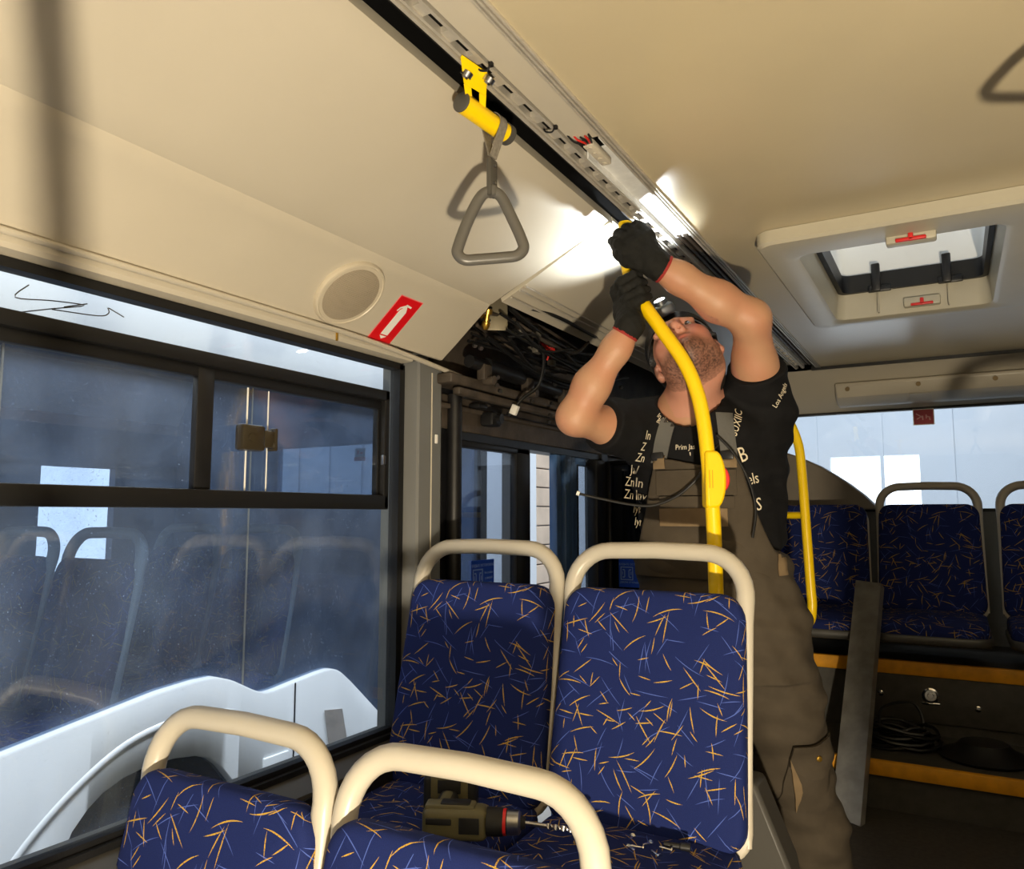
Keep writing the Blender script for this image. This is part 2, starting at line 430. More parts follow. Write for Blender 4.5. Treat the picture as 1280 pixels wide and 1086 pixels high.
par(struct(mb.build('window_sill', smooth=False)), win)
# vent frame: outer black bars standing proud of the glass
VY0, VY1 = -1.5, 1.590; VZ0, VZ1 = 1.362, 1.674
mb = MB()
mb.rbox((W+.010, (VY0+VY1)/2, VZ1-.014), (.036, VY1-VY0, .028), .004); mb.rbox((W+.004, (VY0+VY1)/2, VZ1-.039), (.020, VY1-VY0-.02, .024), .003)
mb.rbox((W+.010, (VY0+VY1)/2, VZ0+.018), (.036, VY1-VY0, .037), .004)
mb.rbox((W+.010, VY1-.010, (VZ0+VZ1)/2), (.036, .020, VZ1-VZ0), .004); mb.rbox((W+.003, VY1-.026, (VZ0+VZ1)/2), (.018, .008, VZ1-VZ0-.06), .002)
vf = par(struct(mb.build('vent_frame', MT['gasket'])), win)
# sash stile of the sliding pane (the dark upright) and the pane itself
mb = MB(); mb.rbox((W+.006, 1.022, (VZ0+VZ1)/2), (.018, .040, VZ1-VZ0-.06), .003); par(struct(mb.build('vent_sash', MT['blackm'])), win)
mb = MB(); mb.box((W+.006, 1.03, VZ0+.035), (W+.010, VY1-.03, VZ1-.055)); par(struct(mb.build('vent_pane', glass('vent_glass', (.90, .92, .95), 1.0), smooth=False)), win)
mb = MB(); mb.box((W+.011, 1.128, VZ0+.036), (W+.013, 1.131, VZ1-.055)); mb.box((W+.011, 1.186, VZ0+.036), (W+.0125, 1.1885, VZ1-.055)); par(struct(mb.build('pane_edge', MT['white'], smooth=False)), win)
# latch
mb = MB()
mb.rbox((W+.026, 1.128, 1.510), (.028, .062, .056), .007); mb.rbox((W+.030, 1.170, 1.510), (.018, .030, .038), .004); mb.rbox((W+.030, 1.186, 1.510), (.026, .008, .050), .003)
mb.cyl((W+.034, 1.120, 1.510), (W+.043, 1.120, 1.510), .009, n=14)
par(mb.build('window_latch', mat('smoked_latch', rgb(52, 46, 34), .25)), win)
mb = MB(); mb.rbox((W+.022, VY1-.018, 1.49), (.012, .010, .026), .002); par(mb.build('vent_striker', MT['steel']), win)
# pen scribble on the upper pane
mb = MB()
for P in ([(.660,1.728),(.640,1.702),(.700,1.711),(.755,1.716),(.700,1.697),(.640,1.676)], [(.700,1.696),(.78,1.703),(.80,1.712),(.798,1.722)], [(.80,1.722),(.83,1.712)], [(.72,1.705),(.76,1.720)]):
    mb.tube([(W-.004, y+.02, z) for y, z in smoothpts([(0, a, b) for a, b in P], 4) and [(q.y, q.z) for q in smoothpts([(0, a, b) for a, b in P], 4)]], .0011, 5)
par(struct(mb.build('pen_scribble', MT['dgrey'])), win)

# --- headlining strip between window top and cove: step moulding plus the loose cream bead hanging off its end
mb = MB()
mb.prism([(W+.002, YB, 1.762), (W+.045, YB, 1.764), (W+.052, YB, 1.772), (W+.052, YB, 1.782), (W+.02, YB, 1.80), (W+.002, YB, 1.80)], (0, 1.66-YB, 0))
struct(mb.build('trim_5', MT['cream'], angle=25))
bead = MB()
P = smoothpts([(W+.060, YB, 1.786), (W+.060, .4, 1.786), (W+.060, 1.2, 1.785), (W+.063, 1.42, 1.782), (W+.068, 1.62, 1.770), (W+.07, 1.86, 1.752)], 6)
bead.tube(P, .0085, 10, flat=.75)
o = bead.build('edge_bead', MT['cream'])
tag(o, 'cream plastic edging bead under the side panel, its free end sagging past the window', 'edging strip')
mb = MB(); mb.rbox((W+.055, 1.352, 1.772), (.006, .004, .024), .001); tag(mb.build('retaining_clip', MT['brass']), 'small brass clip standing in the moulding above the window', 'clip')

# --- cove panel (hinged side ceiling panel) with rolled lower edge, speaker grille and sticker sit on it
YC = 1.785
prof = [(-.722, 2.088), (-.727, 2.104), (-.735, 2.104), (-.765, 2.083), (-.90, 2.020), (-1.04, 1.954), (-1.085, 1.932), (-1.093, 1.930), (-1.099, 1.923), (-1.106, 1.9135), (-1.115, 1.908), (-1.150, 1.878), (-1.21, 1.826), (-1.245, 1.797), (-1.254, 1.789), (-1.262, 1.789)]
inner = [(x-.003, z+.011) for x, z in prof]
mb = MB(); A = [(x, YB, z) for x, z in prof] + [(x, YB, z) for x, z in inner[::-1]]
mb.prism(A, (0, YC-YB, 0)); struct(mb.build('ceiling_side', MT['cream'], angle=30))
def cove_at(y, s):
    """point and frame on the lower cove facet; s metres down from the crease"""
    a, b = V((-1.115, y, 1.910)), V((-1.245, y, 1.797)); d = (b-a).normalized()
    n = V((d.z, 0, -d.x)); n = n if n.x > 0 else -n
    return a + d*s, d, n
# second side panel further back, with its aluminium hinge strips; its lower half is missing over the door
prof = [(-.727, 2.104), (-.765, 2.090), (-1.02, 1.955), (-1.06, 1.935)]
mb = MB(); A = [(x, YC+.01, z) for x, z in prof] + [(x-.004, YC+.01, z+.012) for x, z in prof[::-1]]
mb.prism(A, (0, 4.15-YC, 0)); struct(mb.build('ceiling_rear_side', MT['cream'], angle=30))
mb = MB()
for x, z in ((-.985, 1.968), (-1.003, 1.960), (-1.03, 1.944)): mb.tube([(x, YC+.01, z), (x, 4.1, z)], .0035, 6)
struct(mb.build('trim_6', MT['alu']))

# --- flat ceiling with the hatch hole, roof skin above
HX0, HX1, HY0, HY1 = -.345, .155, 2.20, 3.02
mb = MB()
def holed(z0, z1, x0, x1, y0, y1):
    mb.box((x0, y0, z0), (x1, HY0, z1)); mb.box((x0, HY1, z0), (x1, y1, z1)); mb.box((x0, HY0, z0), (HX0, HY1, z1)); mb.box((HX1, HY0, z0), (x1, HY1, z1))
holed(ZR, ZR+.02, -.565, .50, YB, 4.15); holed(2.30, 2.33, W-.06, XR+.06, YB, YR+.06)
struct(mb.build('ceiling', MT['ceil'], smooth=False))
# right half of the ceiling lining
mb = MB(); prof = [(.50, 2.10), (.66, 2.10), (.84, 2.02), (1.04, 1.92), (1.18, 1.79)]
mb.prism([(x, YB, z) for x, z in prof] + [(x, YB, z+.02) for x, z in prof[::-1]], (0, 4.15-YB, 0)); struct(mb.build('ceiling_right_side', MT['cream'], angle=30))
# seam cover across the ceiling and thin dark end gap
mb = MB(); mb.box((-.60, 4.15, 2.085), (1.1, 4.175, 2.11)); struct(mb.build('trim_7', MT['gasket'], smooth=False))

# --- ceiling rail: dark slot, slotted aluminium profile, cream strip, thin outer profiles
mb = MB(); mb.box((-.74, YB, 2.20), (-.55, 4.15, 2.21)); mb.box((-.745, YB, 2.105), (-.735, 4.15, 2.21)); mb.box((-.566, YB, 2.12), (-.55, 4.15, 2.21)); mb.box((-.70, YB, 2.118), (-.62, 4.15, 2.124))
struct(mb.build('trim_8', MT['gasket'], smooth=False))
mb = MB(); mb.use(MT['alu'])                                   # profile with oblong slots
xa, xb = -.675, -.636
mb.box((xa, YB, 2.094), (xa+.006, 4.14, 2.112)); mb.box((xa+.008, YB, 2.098), (xa+.013, 4.14, 2.112)); mb.box((xb-.007, YB, 2.096), (xb-.001, 4.14, 2.112))
y = YB
while y < 4.1:
    mb.box((xa+.013, y, 2.102), (xb-.007, y+.028, 2.112)); y += .074
struct(mb.build('trim_9', smooth=False))
mb = MB(); mb.box((-.632, YB, 2.098), (-.576, 1.352, 2.108)); struct(mb.build('trim_10', MT['cream'], smooth=False))
mb = MB()
for x in (-.573, -.565, -.557): mb.rbox((x, (YB+4.14)/2, 2.099), (.0045, 4.14-YB, .010), .001)
struct(mb.build('trim_11', MT['alu']))
mb = MB(); mb.box((-.632, 1.43, 2.112), (-.578, 2.02, 2.118)); mb.box((-.636, 1.43, 2.098), (-.632, 4.14, 2.118)); mb.box((-.580, 1.36, 2.098), (-.576, 4.14, 2.118))
struct(mb.build('trim_12', mat('pale_channel_paint', rgb(225, 226, 224), .3, noise=.08, nscale=40), smooth=False))
mb = MB()
for i, (x, y0, y1, z) in enumerate(((-.618, 2.0, 4.1, 2.112), (-.600, 2.0, 4.1, 2.110))): mb.tube([(x, y0, z), (x, y1, z)], .006, 8)
struct(mb.build('trim_13', MT['dkmech']))

# --- right wall (outside the picture, seen only mirrored in the glass): sill, cant rail, window band filled in solid to keep daylight out
mb = MB(); a, b = XR, XR+.06
mb.box((a, YB, -.3), (b, YR, .80)); mb.box((a, YB, 1.72), (b, YR, 2.3))
mb.box((a, YB, .80), (b, YR, 1.72))
struct(mb.build('wall_right', MT['greyp'], smooth=False))
mb = MB(); mb.box((W-.06, YB-.06, -.3), (XR+.06, YB, 2.33)); struct(mb.build('wall_front', MT['dgrey'], smooth=False))
# --- rear wall with the wide window
RWZ0, RWZ1, RY = 1.365, 1.893, 4.42
mb = MB()
mb.box((W-.06, RY, -.3), (XR+.06, RY+.08, RWZ0)); mb.box((W-.06, RY, RWZ1), (XR+.06, RY+.08, 2.33)); mb.box((W-.06, RY, RWZ0), (-1.02, RY+.08, RWZ1)); mb.box((1.02, RY, RWZ0), (XR+.06, RY+.08, RWZ1))
struct(mb.build('wall_rear', MT['greyp'], smooth=False))
# cream lining over the rear window: slopes from the ceiling end down to the glass
mb = MB(); prof = [(4.16, 2.088), (4.20, 2.06), (4.27, 1.985), (4.39, 1.905), (4.415, 1.893), (4.43, 1.91), (4.43, 2.1)]
mb.prism([(W, y, z) for y, z in prof], (XR-W, 0, 0)); struct(mb.build('trim_14', MT['cream'], angle=30))
rw = struct(empty('window_2', (0, RY, RWZ0)))
mb = MB(); mb.box((-1.02, RY+.02, RWZ0), (1.02, RY+.026, RWZ1)); par(struct(mb.build('window_glass', glass('rear_glass', (.90, .93, .96), 1.0, .03, (.75, .78, .8)), smooth=False)), rw)
mb = MB(); mb.box((-1.02, RY-.006, RWZ1-.012), (1.02, RY+.03, RWZ1+.002)); mb.box((-1.02, RY-.01, RWZ0-.004), (1.02, RY+.03, RWZ0+.012)); par(struct(mb.build('window_gasket', MT['gasket'], smooth=False)), rw)
# grey corner housing that rises in front of the rear window on the left
mb = MB()
P = [(-1.25, 1.74), (-.95, 1.725), (-.80, 1.69), (-.70, 1.652), (-.60, 1.602), (-.53, 1.556), (-.46, 1.505), (-.39, 1.445), (-.335, 1.385), (-.33, 1.372), (-1.25, 1.372)]
mb.prism([(x, 4.24, z) for x, z in P], (0, .17, 0)); struct(mb.build('trim_15', mat('grey_housing', rgb(122, 112, 98), .5, noise=.08), bevel=.012, angle=30))
# light box cover over the rear window
lb = empty('light_cover', (0.2, 4.25, 1.96), 'long cream cover panel with screws above the rear window', 'cover panel')
mb = MB()
prof = [(4.215, 2.020), (4.205, 2.005), (4.235, 1.945), (4.30, 1.910), (4.36, 1.905), (4.36, 1.95)]
mb.prism([(-.50, y, z) for y, z in prof], (1.3, 0, 0)); par(mb.build('cover_panel', MT['cream'], bevel=.010, angle=30), lb)
csm = mat('cover_screws', rgb(150, 130, 95), .4, metal=.6)
for x in (-.44, -.12, .20, .52): mb = MB(); mb.cyl((x, 4.212, 1.985), (x, 4.204, 1.981), .011, n=14); par(mb.build('screw_head', csm), lb)
# stickers at the rear window
st = empty('window_sticker', (-.11, 4.41, 1.84), 'dark red square sticker with white pictograms at the top of the rear window', 'sticker')
mb = MB(); mb.box((-.158, 4.408, 1.800), (-.062, 4.411, 1.882)); par(mb.build('backing', MT['white'], smooth=False), st)
mb = MB(); mb.box((-.154, 4.405, 1.804), (-.066, 4.408, 1.878)); par(mb.build('print_field', MT['maroon'], smooth=False), st)
mb = MB(); pale = mat('pale_red_print', rgb(205, 150, 150), .5)
for (x, z, w_, h_, a) in ((-.130, 1.849, .034, .006, 35), (-.128, 1.838, .030, .005, -30), (-.114, 1.836, .006, .022, 0), (-.098, 1.842, .006, .020, 0), (-.088, 1.840, .018, .006, 20), (-.083, 1.832, .006, .018, -10)):
    mb.rbox((0, 0, 0), (w_, .001, h_), .0004, M.Translation((x, 4.4045, z)) @ M.Rotation(R_(a), 4, 'Y'))
par(mb.build('pictogram', pale), st)
mb = MB(); mb.prism([(-.162, 4.2355, 1.9415), (-.066, 4.2355, 1.9415), (-.066, 4.288, 1.913), (-.162, 4.288, 1.913)], (0, -.0025, -.005)); tag(mb.build('paper_label', mat('pale_label', rgb(190, 188, 184), .6), smooth=False), 'blank pale grey label above the dark red window sticker', 'label')

# --- roof hatch
ht = empty('roof_hatch', (-.1, 2.6, ZR), 'cream framed roof hatch with red levers, tilted open in the ceiling', 'roof hatch')
mb = MB()                                                     # frame ring with sloped inner walls
def loop(x0, x1, y0, y1, z, r=.05, n=5):
    P = []
    for cx, cy, a0 in ((x1-r, y1-r, 0), (x0+r, y1-r, 90), (x0+r, y0+r, 180), (x1-r, y0+r, 270)):
        for i in range(n+1): a = R_(a0+90*i/n); P.append(mb.vert((cx+r*math.cos(a), cy+r*math.sin(a), z)))
    return P
loops = [loop(-.430, .270, 2.050, 3.115, 2.099, .05), loop(-.430, .270, 2.050, 3.115, 2.068, .05), loop(-.422, .262, 2.058, 3.107, 2.060, .045),
         loop(-.355, .165, 2.165, 3.040, 2.054, .045), loop(-.340, .150, 2.185, 3.020, 2.062, .04), loop(-.325, .138, 2.21, 3.00, 2.200, .03)]
for a, b in zip(loops, loops[1:]): mb.bridge(a, b)
par(mb.build('hatch_frame', MT['hatchc'], angle=35), ht)
for x in (-.20, .02): mb = MB(); mb.box((x, 2.99, 2.07), (x+.004, 3.012, 2.19)); par(mb.build('frame_rib', MT['hatchc'], smooth=False), ht)
mb = MB(); L = [loop(-.328, .141, 2.207, 3.003, 2.150, .03), loop(-.312, .126, 2.223, 2.987, 2.150, .03), loop(-.312, .126, 2.223, 2.987, 2.215, .03)]
for a, b in zip(L, L[1:]): mb.bridge(a, b)
par(mb.build('hatch_seal', MT['gasket']), ht)
mb = MB(); L = [loop(-.328, .141, 2.207, 3.003, 2.216, .03), loop(-.335, .148, 2.195, 3.012, 2.345, .03), loop(-.375, .188, 2.155, 3.05, 2.350, .04)]
for a, b in zip(L, L[1:]): mb.bridge(a, b)
par(mb.build('roof_curb', MT['buswhite']), ht)
lidm = M.Translation((-.093, 2.560, 2.50)) @ M.Rotation(R_(6), 4, 'X')
mb = MB(); mb.rbox((0, 0, 0), (.46, .76, .03), .02, lidm); mb.use(MT['buswhite']).rbox((0, 0, .04), (.58, .92, .02), .02, lidm)
par(mb.build('hatch_lid', MT['hatchc']), ht)
for x in (-.20, .02):
    mb = MB(); mb.rbox((x, 2.965, 2.19), (.028, .022, .10), .004); mb.rbox((x+.01, 2.972, 2.150), (.075, .016, .022), .004); par(mb.build('hinge', MT['blackm']), ht)
for (y, z, s) in ((2.155, 2.050, 1), (3.012, 2.090, -1)):
    mb = MB(); mb.rbox((-.06, y, z+.004), (.115, .04, .034), .006); rc = par(mb.build('lever_recess', MT['hatchc']), ht)
    rc = mb_o = ht.children[-1]
    mb = MB(); mb.rbox((-.06, y-.022, z-.008), (.070, .012, .009), .003); mb.rbox((-.06, y-.022, z), (.012, .012, .026), .003); mb.rbox((-.06, y-.006, z-.004), (.014, .03, .012), .003)
    par(mb.build('lever', MT['red']), rc)

# --- door opening header and door leaves
mb = MB(); mb.box((W-.05, DY0, 1.575), (W+.02, DY1, 1.605)); mb.box((W-.02, DY0-.02, .25), (W+.01, DY0+.012, 1.60)); mb.box((W-.02, 3.0, .25), (W+.03, 3.06, 1.66))
struct(mb.build('trim_16', MT['blackm'], smooth=False))
d1 = struct(empty('door_1', (W, 1.92, .25)))
def leaf(parent, y0, y1, fm, x=W, st=.045, gl='doorglass', z0=.1, z1=1.578, rst=None):
    rst = rst or st
    mb = MB(); mb.rbox((x, y0+st/2, (z0+z1)/2), (.03, st, z1-z0), .006); mb.rbox((x, y1-rst/2, (z0+z1)/2), (.03, rst, z1-z0), .006)
    mb.rbox((x, (y0+y1)/2, z1-.012), (.03, y1-y0-.02, .024), .005); mb.rbox((x, (y0+y1)/2, .40), (.03, y1-y0-.02, .70), .005)
    par(struct(mb.build('door_frame', fm)), parent)
    mb = MB(); mb.box((x-.004, y0+st*.8, .72), (x+.002, y1-rst*.8, z1-.02)); par(struct(mb.build('door_glass', MT[gl], smooth=False)), parent)
leaf(d1, 1.905, 2.395, MT['blackm'], st=.012, rst=.10)
mb = MB(); mb.tube([(W+.03, 1.935, .5), (W+.03, 1.935, 1.0), (W+.03, 1.935, 1.12), (W+.015, 1.935, 1.14)], .008, 8); par(mb.build('door_handle', MT['steel']), d1)
mb = MB(); mb.box((W-.03, 2.396, .1), (W-.01, 2.402, 1.56)); mb.box((W+.002, 2.396, .1), (W+.008, 2.403, 1.56)); par(struct(mb.build('door_seal', MT['white'], smooth=False)), d1)
d2 = struct(empty('door_2', (W, 2.6, .25)))
mb = MB()
for y0, y1, dx in ((2.598, 2.64, .0), (2.645, 2.70, .014), (2.705, 2.752, .005), (2.756, 2.79, -.004)): mb.rbox((W+dx, (y0+y1)/2, .83), (.035, y1-y0, 1.49), .006)
mb.rbox((W, 2.82, 1.56), (.03, .10, .03), .005)
mb.rbox((W, 2.90, .40), (.03, .20, .66), .005); par(struct(mb.build('door_frame', MT['doorblue'])), d2)
mb = MB(); mb.box((W-.004, 2.80, .7), (W, 3.0, 1.56)); par(struct(mb.build('door_glass', MT['doorglass'], smooth=False)), d2)
mb = MB(); mb.box((W-.02, 2.785, 1.545), (W+.01, 3.0, 1.562)); mb.box((W-.02, 2.79, .2), (W+.01, 2.806, 1.56)); par(struct(mb.build('door_gasket', MT['gasket'], smooth=False)), d2)
mb = MB(); mb.rbox((W+.02, 2.96, .83), (.05, .09, 1.49), .01); struct(mb.build('trim_17', MT['blackm']))

# --- glazed partition between door and the back bench
pt = empty('partition', (-.98, 3.06, .25), 'dark tinted glass partition behind the doorway, carrying a blue notice', 'partition')
mb = MB(); mb.box((-1.27, 3.055, .40), (-.70, 3.062, 1.56)); par(mb.build('glass_panel', MT['darkglass'], smooth=False), pt)
mb = MB(); mb.rbox((-.985, 3.058, .37), (.60, .03, .08), .006); mb.rbox((-1.275, 3.058, .92), (.025, .03, 1.3), .005); mb.rbox((-.985, 3.058, 1.565), (.60, .02, .02), .004); par(mb.build('frame', MT['blackm']), pt)
# --- yellow handrail on the partition (right of the man)
hr = empty('handrail', (-.46, 2.9, .25), 'yellow bent handrail with a short crossbar, right of the standing person', 'handrail')
P = smoothpts([(-.62, 3.02, 1.86), (-.535, 2.9, 1.745), (-.505, 2.9, 1.690), (-.474, 2.9, 1.60), (-.465, 2.9, 1.49), (-.458, 2.9, 1.3), (-.451, 2.9, 1.10), (-.449, 2.9, 1.02), (-.466, 2.9, .965), (-.56, 2.98, .90), (-.69, 3.04, .86)], 6)
mb = MB(); mb.tube(P, .0165, 12); par(mb.build('rail_tube', MT['yellow']), hr)
mb = MB(); mb.tube([(-.46, 2.9, 1.345), (-.58, 2.98, 1.345), (-.70, 3.05, 1.345)], .0125, 12); par(mb.build('crossbar', MT['yellow']), hr)

# ================================================================ outside: hall and the neighbouring bus
mb = MB(); mb.box((-30, -30, -.55), (30, 40, -.46)); struct(mb.build('ground', MT['concrete'], smooth=False))
HY = 7.6
mb = MB()
x = -9.0
mb.box((-9, HY, -.46), (-.97, HY+.2, 5)); mb.box((-.97, HY, 1.87), (-.24, HY+.2, 5)); mb.box((-.97, HY, -.46), (-.24, HY+.2, .6)); mb.box((-.24, HY, -.46), (9, HY+.2, 5))
for x in np.arange(-8.8, 9, .55): mb.box((x, HY-.02, -.46), (x+.03, HY, 5))
for z in (2.35, 2.9): mb.box((-9, HY-.03, z), (9, HY, z+.05))
struct(mb.build('wall_hall', MT['hallwall'], smooth=False))
hw = struct(empty('window_3', (-.6, HY, .6)))
mb = MB(); mb.box((-.97, HY+.1, .6), (-.24, HY+.11, 1.87)); par(struct(mb.build('lit_pane', emis('daylit_panes', (.93, .97, 1.0), 2.2), smooth=False)), hw)

hw = struct(empty('glow_panel', (-9, 5.3, .3)))  # added glowing panel, brightens the view through the neighbouring bus
mb = MB(); mb.box((-9.05, 4.0, .0), (-9.0, 6.8, 2.7)); par(struct(mb.build('lit_pane', emis('added_glow', (.93, .97, 1.0), 1.9), smooth=False)), hw)
# side wall of the hall seen through the doorway: white boards, an opening and a strip of pale brick
mb = MB(); SX = -3.2
brick = mat('pale_brick', rgb(196, 178, 160), .8, noise=.12, nscale=5)
mb.use(MT['hallwall']).box((SX-.15, 5.05, -.46), (SX, 5.42, 4)); mb.box((SX-.15, 5.42, 1.95), (SX, 5.8, 4)); mb.box((SX-.15, 5.80, -.46), (SX, 6.02, 4))
mb.use(MT['dgrey']).box((SX-.2, 5.42, -.46), (SX-.1, 5.8, 1.95)); mb.box((SX-.15, 4.6, -.46), (SX-.02, 5.05, 4)); 
mb.use(MT['hallwall']).box((SX-.15, 6.30, -.46), (SX, 7.6, 4))
mb.use(brick)
for k in range(26): mb.rbox((SX-.07, 6.16, -.37+k*.17), (.14, .27, .160), .006)
struct(mb.build('wall_hall_side', smooth=False))

nb = empty('bus', (-2.4, 1.0, -.46), 'white bus parked alongside, its wheel arch and dark glazing seen through the side window', 'bus')
NX = -2.05
TOP = [(-2.6, .10), (0.2, .62), (1.066, .762), (1.263, .793), (1.50, .83), (1.63, .8395), (1.70, .838), (1.761, .818), (1.86, .765), (1.905, .749), (1.95, .749), (2.024, .758), (2.16, .772), (2.225, .775), (2.268, .760), (2.337, .706), (2.508, .555), (2.62, .46), (3.3, .30)]
ARCH = [(1.17, .20), (1.20, .36), (1.225, .441), (1.258, .515), (1.30, .562), (1.341, .592), (1.40, .615), (1.472, .627), (1.56, .625), (1.635, .613), (1.69, .59), (1.726, .560), (1.776, .50), (1.80, .47), (1.90, .40), (2.0, .30), (2.02, .2)]
mb = MB()
poly = [(NX, y, z) for y, z in TOP] + [(NX, 2.62, -.15), (NX, 2.03, -.15)] + [(NX, y, z) for y, z in ARCH[::-1]] + [(NX, 1.16, -.15), (NX, -2.6, -.15)]
ys = sorted(set([round(float(v), 3) for v in list(np.linspace(-2.6, .9, 12)) + list(np.linspace(.95, 2.62, 70))] + [y for y, _ in ARCH]))
ty, tz = [y for y, _ in TOP], [z for _, z in TOP]; ay, az = [y for y, _ in ARCH], [z for _, z in ARCH]
tops = [float(np.interp(y, ty, tz)) for y in ys]; bots = [float(np.interp(y, ay, az)) if ay[0] <= y <= ay[-1] else -.15 for y in ys]
TH = [(NX-.05, 1, 0), (NX-.006, 1, 0), (NX, 1, -.006)]
cols = []
for y, t_, b_ in zip(ys, tops, bots): cols.append([(NX-.05, y, b_), (NX-.005, y, b_), (NX, y, b_+.006), (NX, y, t_-.007), (NX-.004, y, t_-.001), (NX-.05, y, t_)])
mb = MB(); mb.sheet(cols); par(mb.build('side_panel', MT['buswhite'], angle=50), nb)
# raised crease that follows the arch
mb = MB(); CR = smoothpts([(NX+.0, .98, .12), (NX+.0, 1.06, .40), (NX, 1.12, .505), (NX, 1.25, .62), (NX, 1.40, .705), (NX, 1.56, .735), (NX, 1.70, .728), (NX, 1.78, .71)], 5)
mb.tube(CR, [.002]+[.011]*(len(CR)-2)+[.002], 8, flat=.5); par(mb.build('arch_crease', MT['buswhite']), nb)
for a_, z_ in ((2.036, .757), (2.499, .56)): mb = MB(); mb.box((NX+.0005, a_, -.1), (NX+.0025, a_+.005, z_)); par(mb.build('panel_gap', MT['gasket'], smooth=False), nb)
mb = MB(); mb.prism([(NX+.002, 2.187, .632), (NX+.002, 2.280, .618), (NX+.002, 2.325, .44), (NX+.002, 2.225, .44)], (.003, 0, 0)); par(mb.build('metal_plate', mat('grey_plate', rgb(176, 170, 165), .5, noise=.12, nscale=20), smooth=False), nb)
fl = MB(); fl.rbox((NX+.003, 1.957, .46), (.010, .112, .15), .004); fo = fl.build('fuel_flap', MT['buswhite']); par(fo, nb)
mb = MB(); mb.cyl((NX+.008, 1.969, .473), (NX+.013, 1.969, .473), .021, n=18); mb.use(MT['dgrey']).cyl((NX+.013, 1.969, .473), (NX+.016, 1.969, .473), .013, n=14); par(mb.build('flap_lock', MT['steel']), fo)
# wheel and arch liner
mb = MB(); mb.lathe((NX-.30, 1.53, .02), (1, 0, 0), [(0, .30), (0, .45), (.03, .475), (.24, .475), (.275, .45), (.28, .33), (.26, .30)], 40)
wo = mb.build('wheel', MT['tyre'], angle=30); par(wo, nb)
mb = MB(); mb.lathe((NX-.12, 1.53, .02), (1, 0, 0), [(0, .31), (.09, .31), (.10, .29), (.05, .24), (.04, .12), (.09, .10), (.10, .02)], 32); par(mb.build('wheel_rim', MT['rim'], angle=30), wo)
mb = MB(); mb.sheet([[(NX-.04, 1.5+.58*math.cos(a), .05+.60*math.sin(a)), (NX-.5, 1.5+.58*math.cos(a), .05+.60*math.sin(a))] for a in np.linspace(-.3, math.pi+.3, 20)])
mb.box((NX-.52, .9, -.3), (NX-.5, 2.1, .7)); par(mb.build('arch_liner', MT['liner']), nb)
# glazing, upper side, roof, far side with its own windows, dark inside
GZ0, GZ1, NF = .45, 1.805, -4.45
mb = MB(); mb.box((NX-.035, -2.6, GZ0-.4), (NX-.03, 3.3, GZ1)); par(mb.build('side_glazing', MT['busglass'], smooth=False), nb)
for y in (1.02, 1.825): mb = MB(); mb.box((NX-.028, y, .55), (NX-.024, y+.005, GZ1)); par(mb.build('glazing_seam', MT['greyp'], smooth=False), nb)
mb = MB(); pr = [(NX-.04, GZ1-.01), (NX-.01, GZ1-.005), (NX, GZ1+.02), (NX-.02, 2.15), (NX-.10, 2.38), (NX-.3, 2.46), (NF+.2, 2.46), (NF, 2.3), (NF, 1.9), (NF+.05, 1.9), (NF+.3, 2.4), (NX-.3, 2.4), (NX-.09, 2.25)]
mb.prism([(x, -2.6, z) for x, z in pr], (0, 5.90, 0)); par(mb.build('roof_side', MT['buswhite'], angle=30), nb)
mb = MB(); mb.box((NF, -2.6, -.2), (NF+.06, 3.3, .92)); mb.box((NF, -2.6, 1.62), (NF+.06, 3.3, 2.4))
for y0, y1 in ((-2.6, -1.9), (-.6, -.4), (.95, 2.40), (2.84, 3.3)): mb.box((NF, y0, .9), (NF+.06, y1, 1.65))
par(mb.build('far_side', mat('bus_inner_side', rgb(150, 156, 172), .6), smooth=False), nb)
mb = MB(); mb.box((NF, 3.26, -.2), (NX-.05, 3.3, 1.42)); mb.box((NF, 3.26, 1.735), (NX-.05, 3.3, 2.4)); mb.box((NF, 3.26, 1.42), (-3.47, 3.3, 1.735)); mb.box((-2.62, 3.26, 1.42), (NX-.05, 3.3, 1.735))
par(mb.build('front_wall', mat('bus_front_lining', rgb(140, 150, 170), .6), smooth=False), nb)
mb = MB(); mb.box((-3.47, 3.275, 1.41), (-2.62, 3.28, 1.745)); par(mb.build('front_glass', MT['winglass'], smooth=False), nb)
mb = MB(); mb.box((NF, -2.6, -.1), (NX-.05, 3.3, .0)); par(mb.build('bus_floor', MT['dgrey'], smooth=False), nb)
mb = MB(); mb.box((NF+.06, -2.6, 2.2), (NX-.1, 3.26, 2.25)); par(mb.build('inner_roof', mat('bus_inner_roof', rgb(150, 160, 185), .6), smooth=False), nb)
mb = MB(); mb.box((NX-.06, 3.28, -.2), (NX-.01, 3.34, GZ1+.02)); par(mb.build('corner_post', MT['blackm'], smooth=False), nb)
# red and white notice on the far window of the neighbouring bus
mb = MB(); mb.box((-2.86, 3.245, 1.66), (-2.79, 3.25, 1.71)); nso = mb.build('notice', MT['white'], smooth=False); tag(nso, 'small white and pink notice on the front glass of the neighbouring bus', 'notice')
mb = MB(); mb.box((-2.86, 3.24, 1.64), (-2.79, 3.25, 1.662)); mb.rbox((-2.835, 3.243, 1.688), (.016, .003, .020), .001); mb.rbox((-2.812, 3.243, 1.684), (.020, .003, .012), .001); par(mb.build('notice_band', MT['stickred'], smooth=False), nso)
